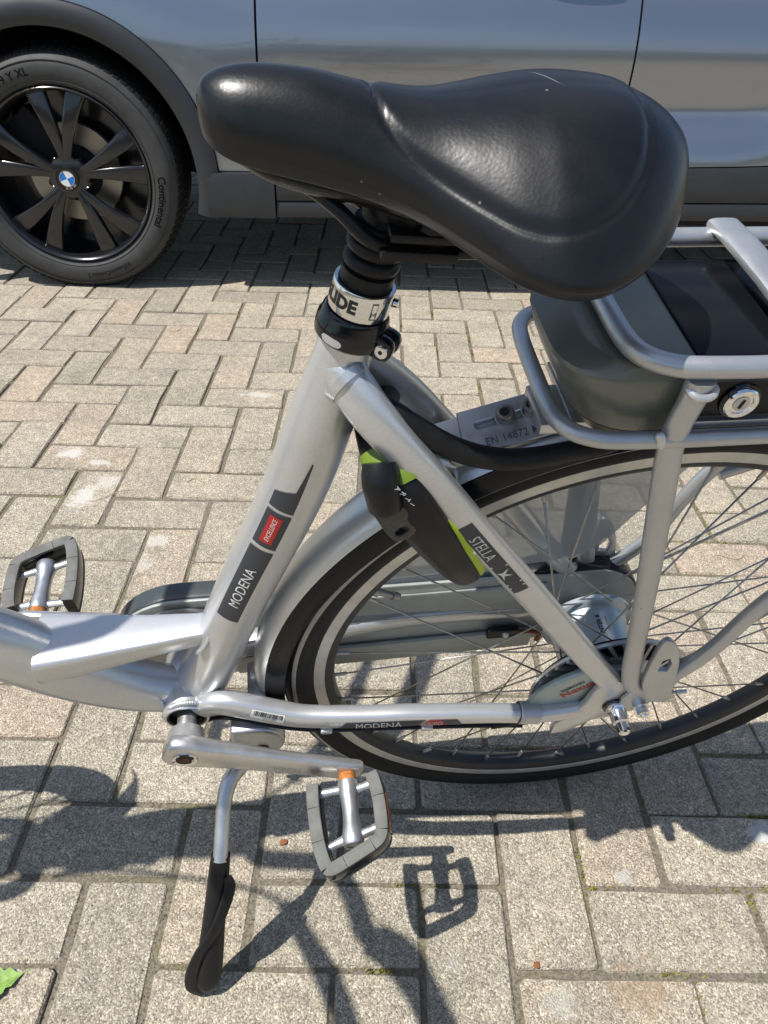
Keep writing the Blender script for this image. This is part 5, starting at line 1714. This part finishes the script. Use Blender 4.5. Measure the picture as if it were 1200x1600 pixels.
# lifting tail of the foot, curling off the sleeve
fx = Vector((-0.4112, -0.1680, -0.1254))
tail = [s0 + (s1 - s0) * .12 + Vector((.009, -.008, .004)), s0 + (s1 - s0) * .20 + Vector((.0125, -.010, .002)), s0 + (s1 - s0) * .42 + Vector((.002, -.0165, .004)), s0 + (s1 - s0) * .62 + Vector((-.0130, -.0140, .004)), s0 + (s1 - s0) * .80 + Vector((-.0185, -.009, .002)), s0 + (s1 - s0) * .93 + Vector((-.0165, -.004, -.002)), s0 + (s1 - s0) * 1.0 + Vector((-.006, 0, -.001))]
bp(MB().sweep(tail, [(.0025, .005), (.003, .0065), (.0026, .0062), (.0026, .0060), (.003, .0075), (.005, .008), (.006, .008)], n=12, ref=(0, -1, 0), exp=3, smooth=5), 'foot_tail', 'rubber', ks, 50)

# ---- chain case on the far side
def slot_outline(xa, za, ra, xb, zb, rb, n=18):
    """hull of two circles (a front, b rear)"""
    dx, dz = xb - xa, zb - za
    L_ = sqrt(dx * dx + dz * dz)
    base = atan2(dz, dx)
    al = math.acos((ra - rb) / L_)
    pts = []
    for k in range(n + 1):
        th = base + al + (2 * pi - 2 * al) * k / n
        pts.append((xa + ra * cos(th), za + ra * sin(th)))
    for k in range(n + 1):
        th = base - al + 2 * al * k / n
        pts.append((xb + rb * cos(th), zb + rb * sin(th)))
    return pts
co = slot_outline(-.450, -.022, .078, .004, -.004, .064)
ci = slot_outline(-.450, -.022, .070, .004, -.004, .056)
case = bp(MB().prism(co, .0585, .0625, .0015), 'chain_case', 'chaincase')
# rim of the case: broad dark top band
def band(y0, y1, outl, th, a, b):
    mb = MB()
    m = len(outl)
    cx_ = sum(p[0] for p in outl) / m
    vs = []
    for x, z in outl:
        vs += [(x, y0, z), (x, y1, z)]
    fs = [(2 * i, 2 * ((i + 1) % m), 2 * ((i + 1) % m) + 1, 2 * i + 1) for i in range(m)]
    return mb.add(vs, fs)
bp(MB().prism(co, .0625, .0860, .004, 3), 'outer_shell', 'chaincase_dark', case)
bp(MB().sweep([(-.36, .056, .030), (-.2, .056, .028), (-.05, .056, .032)], (.003, .016), n=12, exp=4, ref=(0, 1, 0)), 'upper_channel', 'chaincase', case)
bp(MB().sweep([(-.40, .054, -.070), (-.25, .054, -.066), (-.10, .054, -.060), (-.05, .054, -.058)], (.004, .018), n=12, exp=4, ref=(0, 1, 0)), 'lower_channel', 'chaincase', case)
bp(MB().box((-.088, .050, -.038), (.038, .008, .016), None, .002), 'junction_box', 'blackplastic', case)
bp(MB().lathe([(0, .044), (.0035, .044), (.0045, .046)], (-.085, 0, -.038), (0, 1, 0), 10), 'junction_screw', 'alu', case)
bp(MB().sweep([(-.070, .050, -.040), (-.050, .050, -.042), (-.040, .050, -.050), (-.042, .050, -.062)], .0026, n=8, smooth=5), 'wire', 'copper', case)
rc_ = [(x * 1.0, z) for x, z in slot_outline(-.045, .0, .0655, .006, -.004, .0655)]
bp(MB().prism(rc_, .0600, .0878, .005, 3), 'rear_cap', 'blackplastic', case)
# chainring seen between tube and case
bp(MB().lathe([(.030, .050), (.066, .050), (.068, .0515), (.068, .053), (.03, .054)], (-.448, 0, -.016), (0, 1, 0), 60), 'chainring', 'bolt', case)

# ---- clear dress guard on the far side of the wheel
dg = [(-.262, .205), (-.215, .262), (-.15, .307), (-.06, .335), (.06, .330), (.095, .315), (-.006, .112), (-.03, .092), (-.13, .082), (-.235, .075), (-.285, .085), (-.292, .14)]
bp(MB().prism(dg, .0560, .0575, 0), 'dress_guard', 'clear')
bp(MB().sweep([(-.075, .056, .300), (-.060, .060, .26), (-.035, .066, .10), (-.030, .068, .07)], (.006, .010), n=10, ref=(0, 1, 0)), 'guard_stay', 'blackplastic')

# ---- front of the bicycle, outside the picture (its shadow falls into it)
HT0, HT1 = Vector((-1.035, 0, .395)), Vector((-.975, 0, .560))
hdir = (HT1 - HT0).normalized()
head = bp(MB().sweep([HT0, HT0 + hdir * .02, HT1 - hdir * .02, HT1], [.023, .021, .021, .023], n=24), 'head_tube', 'silver')
FX, FZ = -1.150, 0.0
fork = bp(MB().sweep([HT0 + hdir * .01, HT0 - hdir * .02], [.02, .024], n=20), 'fork', 'silver')
for s in (-1, 1):
    bp(MB().sweep([HT0 - hdir * .015 + Vector((0, s * .02, 0)), HT0 - hdir * .04 + Vector((0, s * .045, 0)), HT0 - hdir * .14 + Vector((-.005, s * .050, 0)), (FX + .02, s * .052, FZ + .04), (FX, s * .052, FZ)], [.013, .013, .013, .010, .008], n=16, smooth=5), 'fork_leg', 'silver', fork)
front_wheel = make_wheel(FX, FZ, 'front_wheel', 'small', 2)
bp(MB().lathe([(.008, -.05), (.034, -.034), (.034, -.030), (.02, -.024), (.02, .024), (.034, .03), (.034, .034), (.008, .05)], (FX, 0, FZ), (0, 1, 0), 32), 'hub', 'hubgrey', front_wheel)
g2 = MB()
fgp = gprof(-.0195, .0195, .0006) + gprof(.0195, -.0195, -.0012)
ga = arc_shell(fgp, radians(15), radians(165))
bp(MB().add([(x + FX, y, z + FZ) for x, y, z in ga.v], ga.f), 'front_mudguard', 'silver')
SX = Vector((-.955, 0, .650))
bp(MB().sweep([HT1, HT1 + hdir * .04, HT1 + hdir * .075, SX + Vector((.02, 0, .018)), SX + Vector((.05, 0, .018))], [.014, .014, .016, .016, .016], n=18, smooth=4), 'stem', 'silver')
for s in (-1, 1):
    bp(MB().sweep([SX + Vector((.05, 0, .018)), (-.885, s * .022, .668), (-.835, s * .032, .655), (-.780, s * .046, .645), (-.755, s * .090, .652), (-.742, s * .135, .660), (-.708, s * .165, .668), (-.685, s * .205, .674), (-.668, s * .250, .680)], .0127, n=16, smooth=5), 'handlebar', 'alu')
    bp(MB().sweep([(-.735, s * .142, .661), (-.706, s * .166, .668), (-.685, s * .205, .674), (-.668, s * .250, .680), (-.655, s * .290, .683), (-.645, s * .330, .685), (-.643, s * .336, .685)], [.020, .022, .0185, .018, .0175, .019, .014], n=18, smooth=4), 'grip', 'rubber')
    bp(MB().sweep([(-.845, s * .085, .655), (-.815, s * .135, .662), (-.790, s * .180, .668), (-.770, s * .235, .678), (-.745, s * .310, .684)], [.008, .012, .014, .013, .009], n=12, smooth=5), 'brake_lever', 'blackplastic')
    bp(MB().sweep([(-.845, s * .085, .655), (-.89, s * .06, .645), (-.95, s * .04, .60), (-1.0, s * .025, .50), HT0 + Vector((.01, s * .03, .02))], .0030, n=8, smooth=6), 'brake_cable', 'blackplastic')

# the front end is turned a little
piv = Vector((-1.0, 0, .45 + R0))
turn = Matrix.Translation(piv) @ Matrix.Rotation(radians(15), 4, hdir) @ Matrix.Translation(-piv)
for o in bike.children:
    if o.name.split('.')[0] in ('fork', 'front_wheel', 'front_mudguard'):
        o.matrix_local = turn

# ------------------------------------------------------------------ small things on the paving
def moss_mat():
    m = mat('moss', (.24, .235, .035), .9, var=(300, .5))
    return m
M['moss'] = moss_mat()
M['straw'] = mat('dry_straw', (.42, .33, .18), .8, var=(200, .2))
M['leafgreen'] = mat('green_leaf', (.20, .33, .07), .55, var=(160, .35))
rm = random.Random(5)
mm = MB()
spots = [(.683, 1.299, .035), (.551, 1.168, .03), (.486, 1.39, .025), (.168, 2.492, .03), (.141, 2.205, .03), (.277, .556, .020), (.49, .54, .020), (.374, .434, .022), (.533, .648, .02), (.066, .539, .02), (.012, .426, .02), (.22, 2.33, .04), (.05, 2.10, .03), (.30, 2.05, .03), (.26, 2.22, .03), (.70, 1.42, .03), (.62, 1.33, .03), (.78, 1.10, .03), (.20, 1.95, .04), (.02, 2.36, .04), (.15, 2.40, .04), (.33, 2.36, .03), (.45, 1.95, .04), (.60, 1.70, .04), (.75, 1.55, .03), (-.1, 2.45, .03), (-.5, 2.42, .02), (.9, .95, .03), (.85, .8, .03)]
def joint_dist(x, y):
    """distance from a point to the nearest joint line of the bond, and the snap offset"""
    dx, dy = x - POX, y - POY
    i = (cos(PYAW) * dx + sin(PYAW) * dy) / U
    j = (-sin(PYAW) * dx + cos(PYAW) * dy) / U
    best = None
    for (ii, jj) in ((round(i), j), (i, round(j))):
        d = abs(ii - i) + abs(jj - j)
        vert = ii != i or (ii == i and jj == j and False)
        if best is None or d < best[0]:
            best = (d, ii, jj)
    return best
def is_joint(i, j):
    """is the lattice line through (i,j) a real joint there (not the middle of a block)?"""
    eps = .2
    def owner(a, b):
        a, b = math.floor(a), math.floor(b)
        q = (a - b) % 4
        # H blocks start where i-j = 0 mod 4, V blocks where i-j = -1 mod 4
        if q == 0: return ('h', a, b)
        if q == 1: return ('h', a - 1, b)
        if q == 3: return ('v', a, b)
        return ('v', a, b - 1)
    if abs(i - round(i)) < 1e-6:
        return owner(i - eps, j) != owner(i + eps, j)
    return owner(i, j - eps) != owner(i, j + eps)
for sx, sy, sr in spots:
    for k in range(int(1900 * sr)):
        x = rm.gauss(sx, sr * .9); y = rm.gauss(sy, sr * .9)
        d, i, j = joint_dist(x, y)
        if not is_joint(i, j):
            continue
        x, y = lat(i, j)
        x += rm.gauss(0, .0022); y += rm.gauss(0, .0022)
        h = abs(rm.gauss(0, .0018)) + .0004
        a = rm.uniform(0, 2 * pi)
        r = rm.uniform(.0008, .0022)
        b = rm.uniform(-.6, .6)
        z0 = -.0045
        mm.add([(x + r * cos(a), y + r * sin(a), z0), (x - r * cos(a), y - r * sin(a), z0), (x + b * r + .001, y + r * .5, z0 + h + .003), (x + r * sin(a), y - r * cos(a), z0 + h * .8 + .002)], [(0, 1, 2), (1, 3, 2), (0, 3, 1)])
mo = mm.build('moss', 'moss', smooth=0, fix=False)
mo['kind'] = 'stuff'
mo['label'] = 'yellow green moss growing in the paving joints'
mo['category'] = 'moss'

# dry stems blown into the joints
ms = [(-.593, 1.371, .10, .4), (-.976, 1.999, .05, -.6), (-.42, 1.44, .04, .2), (-.20, 2.30, .05, .3), (.70, 1.235, .06, .2), (-.66, 2.28, .05, 1.0), (.10, 1.93, .04, 1.4), (.14, 2.12, .03, 1.2)]
for k, (x, y, L_, a) in enumerate(ms):
    pts = []
    for q in range(6):
        t = q / 5 - .5
        pts.append((L_ * t, .010 * sin(t * 5 + k), .0012 + .0012 * abs(t)))
    o = MB().sweep(pts, [.0006, .0008, .0008, .0008, .0007, .0004], n=6, ref=(0, 0, 1)).build('dry_stem', 'straw')
    o.location = (x, y, .0004)
    o.rotation_euler = (0, 0, a)
    o['label'] = ['longest dry straw stem lying below the white splashed paver', 'pale curl of dry stem at the far left of the paving', 'dry stem left of the seat tube on a paver edge', 'dry stem in the joint right behind the seat tube top', 'dry stem on the paving seen through the wheel spokes', 'dry stem on the sunlit paver before the car tyre', 'dry stem in a joint beside the seat stay', 'short dry stem between the seatpost and battery'][k]
    o['category'] = 'straw'
    o['group'] = 'dry stems on the paving'

# green leaf at the bottom left edge
def leaf():
    out = [(-.030, 0), (-.020, .012), (-.010, .017), (-.004, .0135), (.002, .0175), (.010, .015), (.013, .010), (.019, .011), (.025, .004), (.032, 0), (.025, -.005), (.018, -.011), (.012, -.010), (.009, -.015), (0, -.0175), (-.005, -.013), (-.011, -.016), (-.021, -.011)]
    mb = MB()
    vs = []
    for s in (0, .35, .7, 1.0):
        for x, y in out:
            vs.append((x * s, y * s, .004 + .0045 * abs(y * s) / .017 + .003 * sin(x * 60) * s))
    n = len(out)
    fs = []
    for k in range(3):
        for j in range(n):
            fs.append((k * n + j, k * n + (j + 1) % n, (k + 1) * n + (j + 1) % n, (k + 1) * n + j))
    return mb.add(vs, fs)
lf = leaf().build('leaf', 'leafgreen', smooth=60)
lf.location = (-.422, .394, .002)
lf.rotation_euler = (0, .12, .5)
lf['label'] = 'small green lobed leaf lying at the bottom left corner'
lf['category'] = 'leaf'
MB().sweep([(.030, 0, .004), (.040, .002, .006), (.048, .001, .003)], [.0009, .0008, .0007], n=6, ref=(0, 0, 1)).build('stalk', 'leafgreen', lf)
def pebble(x, y, r, m, label, seed):
    q = random.Random(seed)
    bm = bmesh.new()
    bmesh.ops.create_icosphere(bm, subdivisions=2, radius=r)
    for v in bm.verts:
        v.co *= q.uniform(.75, 1.2)
        v.co.z *= .55
    o = MB().bm(bm).build('crumb', m, smooth=60)
    o.location = (x, y, r * .35)
    o['label'] = label
    o['category'] = 'crumb'
M['bark'] = mat('brown_bark_crumb', (.22, .085, .035), .85, bump=(400, .4), var=(300, .4))
pebble(-.118, .584, .0052, 'bark', 'brown crumb on the paver beside the kickstand shadow', 1)
pebble(.199, .440, .0045, 'bark', 'reddish crumb in the joint below the pedal shadow', 2)

# unseen hedge added behind the viewer to give the car's paint a dark reflection
M['hedge'] = mat('hedge_leaves', (.045, .085, .025), .55, var=(3, .5))
hb = MB()
rh = random.Random(21)
for k in range(9000):
    x = rh.uniform(-16, 18)
    top = 1.75 + .18 * sin(x * 1.7) + .12 * sin(x * 4.1)
    face = rh.random()
    if face < .62:
        y, z = -9.0 + rh.uniform(-.12, .10), rh.uniform(.02, top)
    else:
        y, z = -9.0 - rh.uniform(0, .9), top + rh.gauss(0, .06)
    r = rh.uniform(.05, .11)
    n = Vector((rh.gauss(0, .6), 1 if face < .62 else .2, rh.gauss(.3, .6) + (0 if face < .62 else 1))).normalized()
    a = n.orthogonal().normalized()
    b = n.cross(a)
    t = rh.uniform(0, 6.28)
    a, b = a * cos(t) + b * sin(t), b * cos(t) - a * sin(t)
    c = Vector((x, y, z))
    hb.add([c - a * r, c + b * r * .5, c + a * r, c - b * r * .5], [(0, 1, 2, 3)])
hb.box((1, -9.5, .82), (34, .75, 1.62))
ho = hb.build('hedge', 'hedge', smooth=0, fix=False)
ho['label'] = 'unseen clipped green hedge, added for the dark band mirrored in the car door'
ho['category'] = 'hedge'

# loose sand and grit, mostly along the joints
gr = MB()
rg = random.Random(44)
for k in range(9000):
    x = rg.uniform(-.95, 1.15); y = rg.uniform(.28, 2.3)
    if rg.random() < .8:
        d, i, j = joint_dist(x, y)
        if not is_joint(i, j):
            continue
        x, y = lat(i, j)
        x += rg.gauss(0, .0035); y += rg.gauss(0, .0035)
        z0 = -.0038
    else:
        if rg.random() < .6:
            continue
        z0 = .0004
    r = rg.uniform(.0006, .0018)
    a = rg.uniform(0, 6.28)
    p = [(x + r * cos(a + q * 2.094), y + r * sin(a + q * 2.094), z0) for q in range(3)] + [(x + rg.uniform(-.4, .4) * r, y + rg.uniform(-.4, .4) * r, z0 + r * 1.3)]
    gr.add(p, [(0, 1, 3), (1, 2, 3), (2, 0, 3)])
go = gr.build('grit', 'sand', smooth=0, fix=False)
go['kind'] = 'stuff'
go['label'] = 'loose sand and grit in the paving joints'
go['category'] = 'grit'
